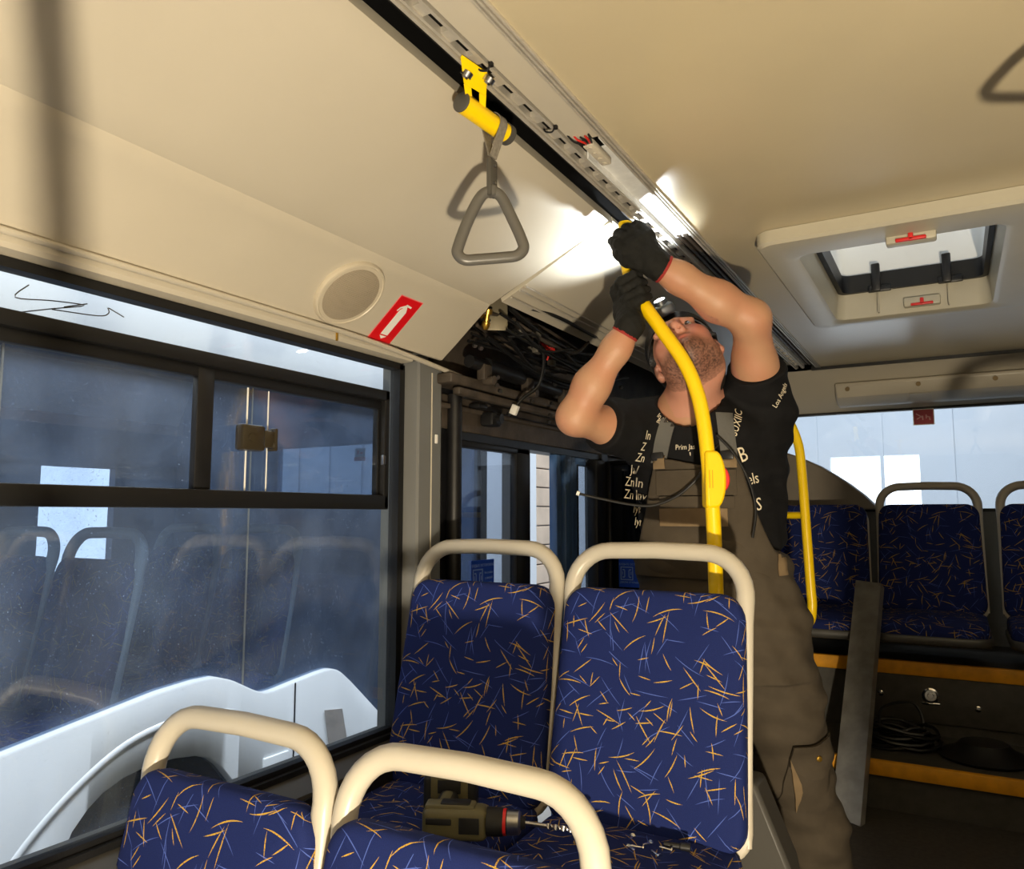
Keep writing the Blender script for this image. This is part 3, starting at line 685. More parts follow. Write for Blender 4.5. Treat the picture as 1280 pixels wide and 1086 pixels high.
# ================================================================ seats
def bus_seat(x, y, z, label, group, handle=True, name='bus_chair'):
    """x centre, y of the backrest top plane, z of the floor it stands on; faces -Y"""
    t = empty(name, (x, y, z), label, 'seat', group)
    Zb = V((0, .105, .50)).normalized(); Nb = V((0, -Zb.z, Zb.y))
    o = V((x, y-.105, z+.43))                               # foot of the backrest, back plane
    hgt = .505
    mb = MB()                                               # upholstered back
    pillow(mb, .435, hgt, .045, .055, .010, o+Zb*(hgt/2), (1,0,0), Zb, Nb, warp=lambda p: V((p.x*(1.0-.05*(p.y/hgt+.5)), p.y, p.z + .012*(p.y/hgt)**2)))
    par(mb.build('backrest', MT['moq'], angle=60), t)
    mb = MB()                                               # cushion
    pillow(mb, .425, .45, .065, .07, .014, V((x, y-.305, z+.385)), (1,0,0), (0,-1,0), (0,0,1), warp=lambda p: V((p.x, p.y, p.z-.03*max(0, p.y/.225-.2)**2+.0)))
    par(mb.build('seat_cushion', MT['moq'], angle=60), t)
    mb = MB()                                               # moulded back shell and seat pan
    pillow(mb, .448, hgt, .026, .06, .02, o+Zb*(hgt/2-.016)+Nb*.012, (1,0,0), Zb, -Nb, warp=lambda p: V((p.x*(1.0-.05*(p.y/hgt+.5)), p.y, p.z)))
    par(mb.build('back_shell', MT['shell'], angle=60), t)
    mb = MB(); pillow(mb, .44, .46, .04, .07, .01, V((x, y-.305, z+.392)), (1,0,0), (0,-1,0), (0,0,-1))
    par(mb.build('seat_pan', MT['dgrey'], angle=60), t)
    if handle:
        q = lambda a, h, d=0: o + V((a, 0, 0)) + Zb*h + Nb*d
        hw, top, r = .203, hgt+.090, .092
        pts = [q(-hw-.012, .02, .004), q(-hw-.010, .25, .004), q(-hw-.004, hgt-.06, .008)]
        pts += [q(-hw, hgt-.01, .010)] + [q(-hw+r - r*math.cos(a), top-r+r*math.sin(a), .010) for a in np.linspace(.1, math.pi/2, 8)]
        pts += [q(0, top+.003, .010)]
        m2 = [(2*x - p.x, p.y, p.z) for p in pts[:-1]][::-1]
        pts = pts + [V(p) for p in m2]
        n = len(pts); rad = []
        for i, p in enumerate(pts):
            h = (p-o).dot(Zb); rad.append(.0075 if h < .3 else (.013 if h < hgt-.03 else .0195))
        mb = MB(); mb.tube(pts, rad, 14)
        par(mb.build('grab_handle', MT['handle'], angle=60), t)
    mb = MB()                                               # pedestal frame
    mb.box((x-.03, y-.36, z), (x+.03, y-.30, z+.36)); mb.box((x-.03, y-.18, z), (x+.03, y-.12, z+.36)); mb.box((x-.19, y-.38, z+.33), (x+.19, y-.34, z+.36)); mb.box((x-.19, y-.14, z+.33), (x+.19, y-.10, z+.36)); mb.box((x-.05, y-.42, z), (x+.05, y-.08, z+.012))
    par(mb.build('pedestal', MT['dgrey'], smooth=False), t)
    return t
gs = 'bus seats'
bus_seat_far = far_r = bus_seat(-.597, 1.70, .25, 'brightly lit navy patterned seat with cream grab handle, directly in front of the standing person', gs)
far_l = dup(far_r, (-.447, 0, 0), 'navy patterned seat half in shadow, beside the pillar and the window end')
near_r = dup(far_r, (-.013, -.77, -.25), 'nearest navy seat whose cream handle arches in front of the cordless drill')
near_l = dup(far_r, (-.447, -.77, -.25), 'navy seat against the side window, handle overlapping the white bus outside')
near_r.location.y = .93; near_l.location.y = .93; near_r.location.z = -.02; near_l.location.z = -.02; near_l.location.x = -1.058
# seats across the aisle: outside the picture, they shade the lamp and show only as reflections
for i, (x, y, z, lb_) in enumerate(((.335, .93, -.07, 'navy seat across the aisle, front row, aisle side'), (.80, .93, -.07, 'navy seat across the aisle, front row, window side'), (.42, 1.70, .25, 'navy seat across the aisle, second row, aisle side'), (.885, 1.70, .25, 'navy seat across the aisle, second row, window side'))):
    s_ = dup(far_r, (0, 0, 0), lb_, 'seats across the aisle'); s_.location = (x, y, z)
# back bench
rz = .435
for x, lb_, h in ((-.108, 'unlit navy back-bench seat with dark handle against the bright rear window', True), (.385, 'navy back-bench seat cut off by the right picture edge', True)):
    s_ = dup(far_r, (0, 0, 0), lb_, 'back bench seats'); s_.location = (x, 4.13, rz+.03)
    for c in s_.children:
        if c.name.startswith('pedestal'): bpy.data.objects.remove(c)
for x, lb_ in ((-.575, 'navy back-bench seat without handle behind the yellow handrail'), (-1.04, 'back-bench seat in the corner behind the partition glass')):
    s_ = bus_seat(x, 4.13, rz+.03, lb_, 'back bench seats', handle=False)
    for c in s_.children:
        if c.name.startswith('pedestal'): bpy.data.objects.remove(c)
# seats inside the neighbouring bus
for x, y, lb_ in ((-3.0, 1.54, 'dark seat in the neighbouring bus at the left picture edge'), (-2.5, 1.54, 'dark seat in the neighbouring bus before its bright far window'), (-3.05, 2.29, 'dark seat in the neighbouring bus, third from the left'), (-2.56, 2.29, 'dark seat in the neighbouring bus, nearest the pillar')):
    s_ = dup(far_r, (0, 0, 0), lb_, 'seats in the neighbouring bus'); s_.location = (x, y+.06, .27)

# ================================================================ main yellow pole with bell push
POLE = [(-.487, 1.80, .25), (-.487, 1.80, .9), (-.488, 1.80, 1.30), (-.493, 1.79, 1.45), (-.501, 1.785, 1.56), (-.515, 1.78, 1.64), (-.545, 1.78, 1.715), (-.60, 1.785, 1.80), (-.645, 1.79, 1.868), (-.672, 1.79, 1.92), (-.688, 1.79, 1.985), (-.692, 1.79, 2.09)]
pl = empty('grab_pole', POLE[0], 'yellow bent grab pole rising behind the lit seat to the gloved hands', 'pole')
mb = MB(); mb.tube(smoothpts(POLE, 6), .0172, 16); par(mb.build('pole_tube', MT['yellow']), pl)
mb = MB()                                                   # bell push housing hugging the pole
FR = V((-.494, .863, 0)).normalized(); RT = V((.868, .497, 0)).normalized()
bc = V((-.494, 1.788, 1.43))
def half(mb, c, r0, thick, hh):
    P = [c - RT*.012 + V((0,0,hh))]
    for a in np.linspace(math.pi/2, -math.pi/2, 16): P.append(c + RT*(.012+r0*math.cos(a)) + V((0, 0, hh*math.sin(a))))
    P.append(c - RT*.012 - V((0,0,hh)))
    mb.prism([p - FR*thick/2 for p in P], FR*thick)
half(mb, bc, .024, .046, .066)
bh = mb.build('bell_housing', MT['yellow'], bevel=.006, angle=35); par(bh, pl)
mb = MB(); c = bc + RT*.026
P = [c + RT*(.020*math.cos(a)) + V((0, 0, .030*math.sin(a))) for a in np.linspace(math.pi/2, -math.pi/2, 12)]
mb.prism([p - FR*.016 for p in P], FR*.032); par(mb.build('push_button', MT['red'], bevel=.003), bh)
mb = MB()
for k in range(2): mb.rbox(bc - FR*.0245 + RT*(-.004+k*.007) + V((0,0,.0)), (.0016, .0012, .042), .0004)
par(mb.build('printed_lines', MT['yedge']), bh)

# bare pole at the left edge of the picture: outside the frame, its shadow falls over the side panel
pl2 = empty('grab_pole', (-.455, .15, 0), 'straight yellow grab pole at the left, seen only by its shadow', 'pole')
mb = MB(); mb.cyl((-.455, .15, 0), (-.455, .15, 2.1), .0175, n=16); par(mb.build('pole_tube', MT['yellow']), pl2)
mb = MB(); mb.lathe((-.455, .15, 2.10), (0, 0, -1), [(0, .04), (.01, .04), (.02, .022)], 20); par(mb.build('ceiling_flange', MT['yellow']), pl2)

# ================================================================ strap hanger on its yellow bracket
sh = empty('strap_bracket', (-.69, 1.03, 2.09), 'yellow bracket with a stub of yellow tube bolted to the ceiling rail', 'bracket')
mb = MB()
P = [(-.672, .978, 2.085), (-.676, .968, 2.096), (-.668, 1.052, 2.096), (-.690, 1.085, 2.030), (-.712, 1.05, 2.020), (-.715, 1.02, 2.030)]
A = V((-.662, .985, 2.092)); B = V((-.652, 1.05, 2.092)); Cc = V((-.692, 1.108, 2.052)); Dd = V((-.702, 1.066, 2.052))
th = V((.004, -.0006, .004))
mb.prism([A, B, B.lerp(Cc, .5), A.lerp(Dd, .5)], th); mb.prism([A.lerp(Dd, .5), A.lerp(Dd, .5).lerp(B.lerp(Cc, .5), .3), Dd.lerp(Cc, .3), Dd], th); mb.prism([A.lerp(Dd, .5).lerp(B.lerp(Cc, .5), .7), B.lerp(Cc, .5), Cc, Dd.lerp(Cc, .7)], th)
par(mb.build('bracket_plate', MT['yellow'], bevel=.002), sh)
for q in (A.lerp(B, .45)+V((-.010, .004, -.006)), A.lerp(B, .95)+V((.006, .008, -.004))): mb = MB(); mb.cyl(q, q+V((-.006, 0, -.007)), .0105, n=14); mb.cyl(q+V((-.005, 0, -.006)), q+V((-.008, 0, -.009)), .006, n=6); par(mb.build('bolt', MT['steel']), sh)
T0, T1 = V((-.700, 1.048, 2.055)), V((-.690, 1.176, 2.055)); td = (T1-T0).normalized()
mb = MB(); mb.cyl(T0, T1, .0175, n=20); par(mb.build('stub_tube', MT['yellow']), sh)
mb = MB(); mb.lathe(T0, -td, [(0, .0178), (.002, .0176), (.004, .015), (.005, .0)], 20); par(mb.build('end_cap', MT['dgrey']), sh); mb = MB(); mb.lathe(T1, td, [(-.002, .0195), (.012, .0195), (.014, .016), (.016, 0)], 20); par(mb.build('end_cap', MT['dgrey']), sh)
hs = empty('strap_hanger', (-.75, 1.2, 2.0), 'grey triangular strap handle hanging on webbing from the yellow stub tube', 'strap handle')
sc_ = T0.lerp(T1, .72); bot = sc_ + V((-.002, .000, -.062))
mb = MB()
lp = [bot + V((0, 0, .0))] + [sc_ + V((-.0205*math.cos(a), 0, .0205*math.sin(a))) + td*.004 for a in np.linspace(-.5, math.pi+.5, 16)][::1] + [bot + V((.002, 0, 0))]
mb.ribbon(lp, td, .021, .0018); par(mb.build('webbing', MT['web']), hs)
HB = bot + V((.0, .0, -.066))
mb = MB(); mb.rbox((bot+HB)/2 + V((0, 0, -.006)), (.010, .025, .070), .003)
ho = mb.build('strap_sleeve', MT['dgrey']); par(ho, hs)
for k in (.25, .75): q = bot.lerp(HB, k); mb = MB(); mb.cyl(q+V((.004, 0, 0)), q+V((.008, 0, 0)), .0026, n=8); par(mb.build('rivet', MT['steel']), ho)
# the triangle: rounded loop of oval section, in a plane facing the aisle
FRv = V((-.494, .863, .0)).normalized(); pr_ = V((.80, .60, 0)).normalized()
def tri(p): return HB + V((0, 0, .006)) + pr_*p[0]*1.04 + V((0, 0, 1))*p[1]*.93
P2 = [(0, -.004), (.016, -.014), (.036, -.058), (.052, -.098), (.055, -.116), (.044, -.130), (.022, -.135), (-.022, -.141), (-.046, -.143), (-.058, -.132), (-.057, -.116), (-.040, -.062), (-.018, -.014), (0, -.004)]
PS = smoothpts([tri(p) for p in P2], 5)
mb = MB(); mb.tube(PS, .0105, 12, caps=False, up=pr_.cross(V((0,0,1))), flat=.85); par(mb.build('triangle_grip', MT['strapg']), hs)
mb = MB(); mb.rbox(tri((0, -.004)), (.022, .018, .022), .006, None); par(mb.build('grip_head', MT['strapg']), hs)
# a second strap further down the aisle, just out of the picture on the right
b2_ = dup(sh, (.885, .085, .008), 'yellow strap bracket on the ceiling just beyond the right picture edge'); h2_ = dup(hs, (.885, .085, .008), 'grey strap handle beyond the right picture edge, casting the shadow beside the hatch')

# ================================================================ things on the side panel
p, d, n = cove_at(1.306, .084)
sp = empty('loudspeaker', p, 'round cream speaker grille let into the side panel beside the strap handle', 'speaker')
mb = MB(); mb.lathe(p, n, [(0, .090), (.006, .090), (.011, .087), (.012, .083), (.010, .081)], 48); par(mb.build('grille_ring', mat('speaker_ring', rgb(196, 186, 166), .4)), sp)
gm = mat('speaker_mesh', rgb(160, 148, 128), .55); nt = gm.node_tree
tc = nt.nodes.new('ShaderNodeTexCoord'); vo = nt.nodes.new('ShaderNodeTexVoronoi'); vo.inputs['Scale'].default_value = 330; vo.inputs['Randomness'].default_value = 0
bp = nt.nodes.new('ShaderNodeBump'); bp.inputs['Distance'].default_value = .002; bp.inputs['Strength'].default_value = .8
nt.links.new(tc.outputs['Object'], vo.inputs['Vector']); nt.links.new(vo.outputs['Distance'], bp.inputs['Height']); nt.links.new(bp.outputs[0], nt.nodes['Principled BSDF'].inputs['Normal'])
mb = MB(); mb.lathe(p, n, [(.004, .0805), (.009, .079), (.013, .055), (.0145, .02), (.015, 0)], 40); par(mb.build('grille_mesh', gm), sp)
# red notice with the extinguisher pictogram
y0 = 1.500
p, d, n = cove_at(y0, .112); yv = V((0, 1, 0)); dn = d
sk = empty('notice_sticker', p, 'red sticker with a white fire extinguisher pictogram on the side panel', 'sticker')
def pan(a, b, off=0): return p + yv*a + dn*b + n*off
def quad(mb, a0, a1, b0, b1, o0, o1): mb.prism([pan(a0, b0, o0), pan(a1, b0, o0), pan(a1, b1, o0), pan(a0, b1, o0)], n*(o1-o0))
mb = MB(); quad(mb, -.0445, .0445, -.0725, .0725, .0012, .0016); par(mb.build('sticker_border', mat('pink_border', rgb(236, 120, 120), .5), smooth=False), sk)
mb = MB(); quad(mb, -.042, .042, -.070, .070, .0017, .0021); par(mb.build('sticker_field', MT['stickred'], smooth=False), sk)
mb = MB(); quad(mb, -.013, .013, -.030, .048, .0022, .0026)
mb.prism([pan(-.013, -.030, .0022), pan(.013, -.030, .0022), pan(.006, -.043, .0022), pan(-.006, -.043, .0022)], n*.0004)
quad(mb, -.004, .004, -.052, -.042, .0022, .0026); mb.prism([pan(-.003, -.053, .0022), pan(.018, -.050, .0022), pan(.018, -.045, .0022), pan(-.003, -.047, .0022)], n*.0004)
mb.prism([pan(-.004, -.050, .0022), pan(-.018, -.040, .0022), pan(-.022, -.028, .0022), pan(-.018, -.027, .0022), pan(-.014, -.037, .0022), pan(-.004, -.044, .0022)], n*.0004)
mb.prism([pan(-.013, .052, .0022), pan(.013, .052, .0022), pan(.0, .062, .0022)], n*.0004)
par(mb.build('pictogram', MT['white'], smooth=False), sk)

# ================================================================ notices on the door and partition glass
def door_notice(c, xd, label, hh=.105, ww=.135):
    c = V(c); xd = V(xd).normalized(); zd = V((0,0,1)); nn = xd.cross(zd)
    k = empty('door_notice', c, label, 'sticker')
    mb = MB(); mb.prism([c-xd*ww/2-zd*hh/2, c+xd*ww/2-zd*hh/2, c+xd*ww/2+zd*hh/2, c-xd*ww/2+zd*hh/2], nn*.001); par(mb.build('sticker_field', MT['stickblue'], smooth=False), k)
    f = nn*.0018
    s = ww/.135
    par(text('БУДЬТЕ ОСТОРОЖНЫ', .0118*s, c+zd*.038*s+f, xd, zd, MT['blueprint'], 'heading', None), k)
    par(text('ДВЕРИ ОТКРЫВАЮТСЯ', .0105*s, c-zd*.040*s+f, xd, zd, MT['blueprint'], 'footer', None), k)
    for i, tx in enumerate(('Не стойте', 'у дверей', 'на пути')): par(text(tx, .0105*s, c+xd*.034*s+zd*(.014-.016*i)*s+f, xd, zd, MT['blueprint'], 'small_line', None), k)
    mb = MB(); o = c - xd*.030*s - zd*.001*s + nn*.0012
    def r(a0, a1, b0, b1): mb.prism([o+xd*a0*s+zd*b0*s, o+xd*a1*s+zd*b0*s, o+xd*a1*s+zd*b1*s, o+xd*a0*s+zd*b1*s], nn*.0006)
    r(-.029, .029, .025, .029); r(-.029, .029, -.029, -.025); r(-.029, -.025, -.025, .025); r(.025, .029, -.025, .025)
    for sg in (-1, 1):
        r(min(sg*.008, sg*.012), max(sg*.008, sg*.012), -.015, .014); r(min(sg*.010, sg*.020), max(sg*.010, sg*.020), .013, .018); r(min(sg*.010, sg*.020), max(sg*.010, sg*.020), -.019, -.014)
        r(min(sg*.018, sg*.021), max(sg*.018, sg*.021), -.006, .008)
    par(mb.build('pictogram', MT['blueprint'], smooth=False), k); return k
door_notice((-1.165, 3.046, 1.105), (1, 0, 0), 'blue warning notice seen through the handle of the lit seat', .115, .128)
door_notice((W+.006, 2.09, 1.150), (0, 1, 0), 'blue notice on the door glass behind the shaded seat', .11, .135)

# ================================================================ drill, drill bit and screws lying on the far seats
zc = .25+.385+.065+.012
dr = empty('cordless_drill', (-.90, 1.40, zc), 'olive and black cordless drill lying on the shaded seat cushion', 'drill')
B = M.Translation((-.880, 1.315, zc)) @ M.Rotation(R_(24), 4, 'Z')
mb = MB(); mb.rbox((0, 0, .038), (.13, .055, .062), .016, B, 3); mb.rbox((-.01, 0, .066), (.10, .038, .016), .006, B); par(mb.build('motor_body', MT['olive']), dr)
mb = MB(); mb.rbox((-.035, .075, .036), (.040, .11, .040), .014, B, 3); mb.use(MT['olive']).rbox((-.035, .070, .036), (.030, .09, .044), .012, B, 3); mb.use(MT['toolblk']).rbox((-.008, .045, .034), (.014, .03, .020), .004, B); par(mb.build('grip', MT['toolblk']), dr)
mb = MB(); mb.rbox((-.035, .140, .045), (.115, .045, .075), .010, B, 3); mb.use(MT['olive']).rbox((-.035, .142, .088), (.090, .035, .012), .004, B); mb.use(MT['olive']).rbox((-.035, .118, .060), (.080, .004, .046), .003, B); mb.use(MT['toolblk']).rbox((-.035, .1155, .062), (.050, .003, .028), .002, B); mb.use(MT['olive']).rbox((-.080, .142, .045), (.012, .048, .055), .004, B); mb.use(MT['olive']).rbox((.012, .142, .045), (.012, .048, .055), .004, B); par(mb.build('battery', MT['toolblk']), dr)
mb = MB(); mb.rbox((.030, -.0285, .040), (.040, .003, .030), .002, B); mb.rbox((-.030, -.0285, .046), (.050, .003, .012), .002, B); mb.rbox((.0, 0, .0705), (.06, .030, .012), .004, B); par(mb.build('body_trim', MT['toolblk']), dr)
mb = MB(); mb.lathe(B @ V((.062, 0, .040)), B.to_3x3() @ V((1, 0, 0)), [(0, .027), (.03, .026), (.034, .023), (.06, .022), (.064, .015), (.075, .010)], 24); ch = mb.build('chuck', MT['toolblk']); par(ch, dr)
mb = MB(); mb.lathe(B @ V((.094, 0, .040)), B.to_3x3() @ V((1, 0, 0)), [(0, .0245), (.006, .0245)], 24); par(mb.build('collar_ring', MT['red']), ch)
mb = MB(); mb.lathe(B @ V((.102, 0, .040)), B.to_3x3() @ V((1, 0, 0)), [(0, .0235), (.022, .0225), (.026, .018)], 24); par(mb.build('chuck_sleeve', MT['steel']), ch)
a = B @ V((.135, 0, .040)); b = a + (B.to_3x3() @ V((1, 0, -.10)))*.14
mb = MB(); mb.cyl(a, a.lerp(b, .3), .0045, n=10)
tw = []
for i in range(41):
    q = a.lerp(b, .3+.7*i/40)
    tw.append(q)
dirx = (b-a).normalized(); u_ = dirx.cross(V((0,0,1))).normalized(); v_ = dirx.cross(u_)
mb.ribbon(tw, [u_*math.cos(i*.55)+v_*math.sin(i*.55) for i in range(41)], .010, .0040)
par(mb.build('drill_bit', MT['steel']), dr)
zs = zc-.004
for i, (x, y, a) in enumerate(((-.575, 1.463, 20), (-.555, 1.478, 70), (-.560, 1.447, 140), (-.533, 1.463, -30), (-.525, 1.485, 10), (-.585, 1.490, 100))):
    B2 = M.Translation((x, y, zs+.006)) @ M.Rotation(R_(a), 4, 'Z') @ M.Rotation(R_(8), 4, 'Y')
    t_ = empty('screw', (x, y, zs), ('small steel screw in the loose heap on the lit seat cushion'), 'screw', 'screws on the seat')
    mb = MB(); mb.lathe(B2 @ V((0, 0, 0)), B2.to_3x3() @ V((1, 0, 0)), [(0, .0012), (.003, .0026), (.022, .0028), (.023, .006), (.0255, .006)], 12); par(mb.build('shank', MT['chrome']), t_)
t_ = empty('screwdriver_bit', (-.51, 1.50, zs), 'short black bit holder beside the screws on the lit seat', 'tool')
mb = MB(); mb.lathe((-.52, 1.50, zs+.006), (1, .2, 0), [(0, .006), (.03, .006), (.032, .008), (.05, .008)], 12); par(mb.build('bit_holder', MT['blackm']), t_)

# ================================================================ back bench front: engine panel, latch, cable coil, bag
ep = empty('access_panel', (-.03, 3.76, .57), 'grey access panel with a round latch in the front of the back bench', 'access panel')
mb = MB(); mb.rbox((-.04, 3.772, .575), (.74, .020, .20), .008); par(mb.build('panel', MT['stepf']), ep)
mb = MB(); mb.lathe((-.125, 3.762, .59), (0, -1, 0), [(0, .032), (.008, .032), (.010, .026), (.006, .022), (.006, .012), (.012, .010), (.012, 0)], 24); mb.rbox((-.125, 3.758, .558), (.07, .010, .010), .003); par(mb.build('latch', MT['chrome']), ep)
for x, z in ((-.315, .580), (.045, .555)): mb = MB(); mb.lathe((x, 3.762, z), (0, -1, 0), [(0, .012), (.004, .012), (.006, .006), (.006, 0)], 14); par(mb.build('screw_head', MT['chrome']), ep)
cb = empty('cable_coil', (-.16, 3.55, .425), 'black cable coiled on the lower step in front of the back bench', 'cable')
mb = MB(); rng = random.Random(3); P = []
for i in range(160):
    a = i*.35; r0 = .135+.03*math.sin(i*.21)+rng.uniform(-.008, .008)
    P.append((-.24+r0*.9*math.cos(a), 3.53+r0*.55*math.sin(a), .435+.075*(i/160)+.012*math.sin(i*.9)))
mb.tube(P, .0075, 7); par(mb.build('coil', MT['wireblk']), cb)
mb = MB(); mb.tube(smoothpts([(-.30, 3.50, .47), (-.30, 3.55, .56), (-.20, 3.62, .585), (-.16, 3.62, .55), (-.15, 3.6, .49)], 6), .006, 8); par(mb.build('loose_end', MT['wireblk']), cb)
mb = MB(); mb.lathe((.055, 3.52, .425), (0, 0, 1), [(0, .15), (.012, .16), (.02, .14), (.04, .10), (.06, .08), (.066, 0)], 28)
tag(mb.build('felt_hat', MT['wireblk']), 'flat dark hat lying on the step beside the cable coil', 'hat')
mb = MB(); mb.rbox((.40, 3.60, .52), (.20, .22, .19), .03); tag(mb.build('tool_bag', MT['toolblk']), 'dark box standing on the step at the right edge', 'box')
# loose aluminium channel leaning against the bench
mb = MB()
b0, b1 = V((-.395, 3.10, .255)), V((-.335, 3.66, 1.06)); ax = (b1-b0); fx = V((.80, -.35, -.05)).normalized(); nx = ax.normalized().cross(fx)
sec = [(-.055, 0), (-.050, .030), (-.046, .030), (-.048, .004), (.046, .004), (.050, .034), (.056, .034), (.056, -.002), (-.055, -.002)]
mb.prism([b0 + fx*a + nx*b for a, b in sec], ax)
tag(mb.build('aluminium_channel', mat('scratched_channel', rgb(150, 146, 138), .4, metal=.5, noise=.25, nscale=15), smooth=False), 'long scratched aluminium channel leaning against the back bench beside the person', 'metal channel')
# grey slanted box end behind the lit seat
mb = MB(); mb.prism([(-.60, 1.88, .25), (-.30, 1.88, .25), (-.36, 1.88, .56), (-.43, 1.88, .73), (-.60, 1.88, .74)], (0, .10, 0)); struct(mb.build('trim_18', MT['dgrey'], bevel=.01))

# ================================================================ opened door drive over the doorway
hd = empty('door_drive', (W+.06, 2.1, 1.72), 'dusty black door drive beam with rollers, exposed above the doorway', 'door mechanism')
mb = MB(); mb.box((W, 1.80, 1.60), (W+.03, 3.4, 1.70)); mb.rbox((W+.05, 2.6, 1.735), (.10, 1.66, .030), .006); mb.rbox((W+.095, 2.6, 1.70), (.025, 1.60, .022), .004); mb.rbox((W+.02, 2.6, 1.665), (.05, 1.6, .014), .003)
mb.box((W, 1.795, 1.75), (W+.02, 4.1, 2.10)); par(mb.build('drive_beam', MT['dkmech'], bevel=.002), hd)
mb = MB(); mb.cyl((W+.10, 1.86, 1.795), (W+.10, 3.3, 1.775), .019, n=14); mb.cyl((W+.10, 1.95, 1.795), (W+.10, 2.15, 1.793), .026, n=14); par(mb.build('drive_cylinder', MT['blackm']), hd)
for k in range(5):
    mb = MB(); y = 1.93+k*.27; mb.rbox((W+.11, y, 1.77), (.03, .045, .05), .006); mb.cyl((W+.11, y, 1.745), (W+.145, y, 1.745), .014, n=12); par(mb.build('roller_block', MT['dkmech']), hd)
rng = random.Random(11)
for k in range(26):
    mb = MB(); q = V((W+.05+rng.uniform(.03, .11), rng.uniform(1.84, 2.9), rng.uniform(1.66, 1.90))); mb.cyl(q, q+V((.009, -.005, -.003)), .0065, n=8); par(mb.build('bolt_head', MT['steel']), hd)
mb = MB(); mb.rbox((W+.06, 2.05, 1.645), (.05, .06, .045), .01); mb.cyl((W+.085, 2.05, 1.645), (W+.10, 2.05, 1.645), .015, n=14); mb.rbox((W+.05, 1.99, 1.68), (.04, .05, .014), .004); par(mb.build('limit_switch', MT['blackm']), hd)
rl = empty('relay_bracket', (W+.20, 1.88, 1.93), 'grey metal bracket plate with a brass fitting, beside the panel end', 'bracket')
mb = MB(); mb.rbox((W+.19, 1.87, 1.93), (.006, .060, .105), .004, M.Translation((W+.19, 1.87, 1.93)) @ M.Rotation(R_(-55), 4, 'Z') @ M.Translation((-W-.19, -1.87, -1.93))); par(mb.build('plate', mat('dull_bracket', rgb(120, 112, 92), .45, metal=.4)), rl)
mb = MB(); mb.lathe((W+.17, 1.835, 1.875), (.3, -.2, .9), [(0, .006), (.01, .012), (.022, .012), (.024, .008), (.045, .008), (.046, .013), (.06, .013)], 12); mb.lathe((W+.16, 1.83, 1.915), (.5, -.4, .3), [(0, .008), (.03, .008), (.031, .011), (.04, .011)], 10); par(mb.build('brass_fitting', MT['brass']), rl)
# wiring loom: many thin cables of different sags
lm = empty('wiring_loom', (W+.15, 2.0, 1.88), 'tangle of black cables and connectors hanging in the open compartment', 'cables')
rng = random.Random(5)
for k in range(22):
    x = W+.12+rng.uniform(0, .13); z = 1.84+rng.uniform(0, .11); y0_ = 1.80+rng.uniform(0, .12); y1_ = y0_+rng.uniform(.25, .9); sag = rng.uniform(-.02, .07)
    P = smoothpts([(x, y0_, z), (x+rng.uniform(-.03, .05), y0_*.7+y1_*.3, z-sag), (x+rng.uniform(-.03, .05), y0_*.3+y1_*.7, z-sag*.8+rng.uniform(-.03, .02)), (x+rng.uniform(-.04, .04), y1_, z+rng.uniform(-.03, .03))], 5)
    mb = MB(); mb.tube(P, rng.uniform(.003, .007), 6); par(mb.build('cable', MT['wireblk'] if k % 5 else MT['dkmech']), lm)
for k in range(7):
    mb = MB(); x = W+.21+rng.uniform(-.02, .02); P = smoothpts([(x, 2.09, 1.90+rng.uniform(-.01, .01)), (x+.02, 2.10+rng.uniform(0, .04), 1.875+rng.uniform(-.02, .01)), (x+.01, 2.13+rng.uniform(0, .05), 1.85+rng.uniform(-.02, .02))], 5); mb.tube(P, .0028, 6); par(mb.build('red_wire', MT['wirered']), lm)
ctm = mat('connector_plastic', rgb(90, 86, 78), .45)
for k in range(12):
    mb = MB(); q = (W+.16+rng.uniform(-.04, .08), rng.uniform(1.86, 2.4), rng.uniform(1.83, 1.93)); mb.rbox(q, (.02, rng.uniform(.02, .045), .018), .003); par(mb.build('connector', ctm), lm)
dc = empty('hanging_plug', (W+.12, 2.13, 1.70), 'white plug at the end of a black cable hanging over the doorway', 'cable')
mb = MB(); mb.tube(smoothpts([(W+.20, 2.04, 1.91), (W+.22, 2.10, 1.85), (W+.19, 2.13, 1.76), (W+.15, 2.10, 1.715), (W+.13, 2.09, 1.69)], 6), .0055, 8); par(mb.build('cable', MT['wireblk']), dc)
mb = MB(); mb.rbox((0, 0, 0), (.022, .018, .032), .003, M.Translation((W+.125, 2.085, 1.676)) @ M.Rotation(R_(25), 4, 'Y')); par(mb.build('plug', MT['white']), dc)
# small terminal block on the ceiling rail
tb = empty('terminal_block', (-.605, 1.40, 2.10), 'small cream terminal block with thin wires where the ceiling strip ends', 'terminal block')
mb = MB(); mb.rbox((-.604, 1.412, 2.096), (.022, .10, .016), .003)
for k in range(4): mb.cyl((-.604, 1.372+k*.026, 2.088), (-.604, 1.372+k*.026, 2.086), .005, n=8)
par(mb.build('block', MT['cream']), tb)
for k in range(5):
    P = smoothpts([(-.604+.004*k-.008, 1.365, 2.094), (-.61+.006*k, 1.35-.004*k, 2.088), (-.622+.008*k, 1.335, 2.090+.002*k), (-.63+.01*k, 1.32+.01*k, 2.10)], 4); mb = MB(); mb.tube(P, .0022, 6); par(mb.build('wire', MT['wirered'] if k % 2 else MT['wireblk']), tb)
for y in (1.03, 1.27):
    mb = MB(); mb.tube(smoothpts([(-.632, y, 2.094), (-.640, y+.004, 2.088), (-.652, y+.002, 2.090), (-.656, y, 2.096)], 4), .0018, 6); mb.rbox((-.630, y, 2.093), (.008, .008, .008), .002)
    tag(mb.build('cable_tie', MT['wireblk']), 'black cable tie on the slotted rail %s' % ('beside the yellow bracket' if y < 1.1 else 'before the terminal block'), 'cable tie')
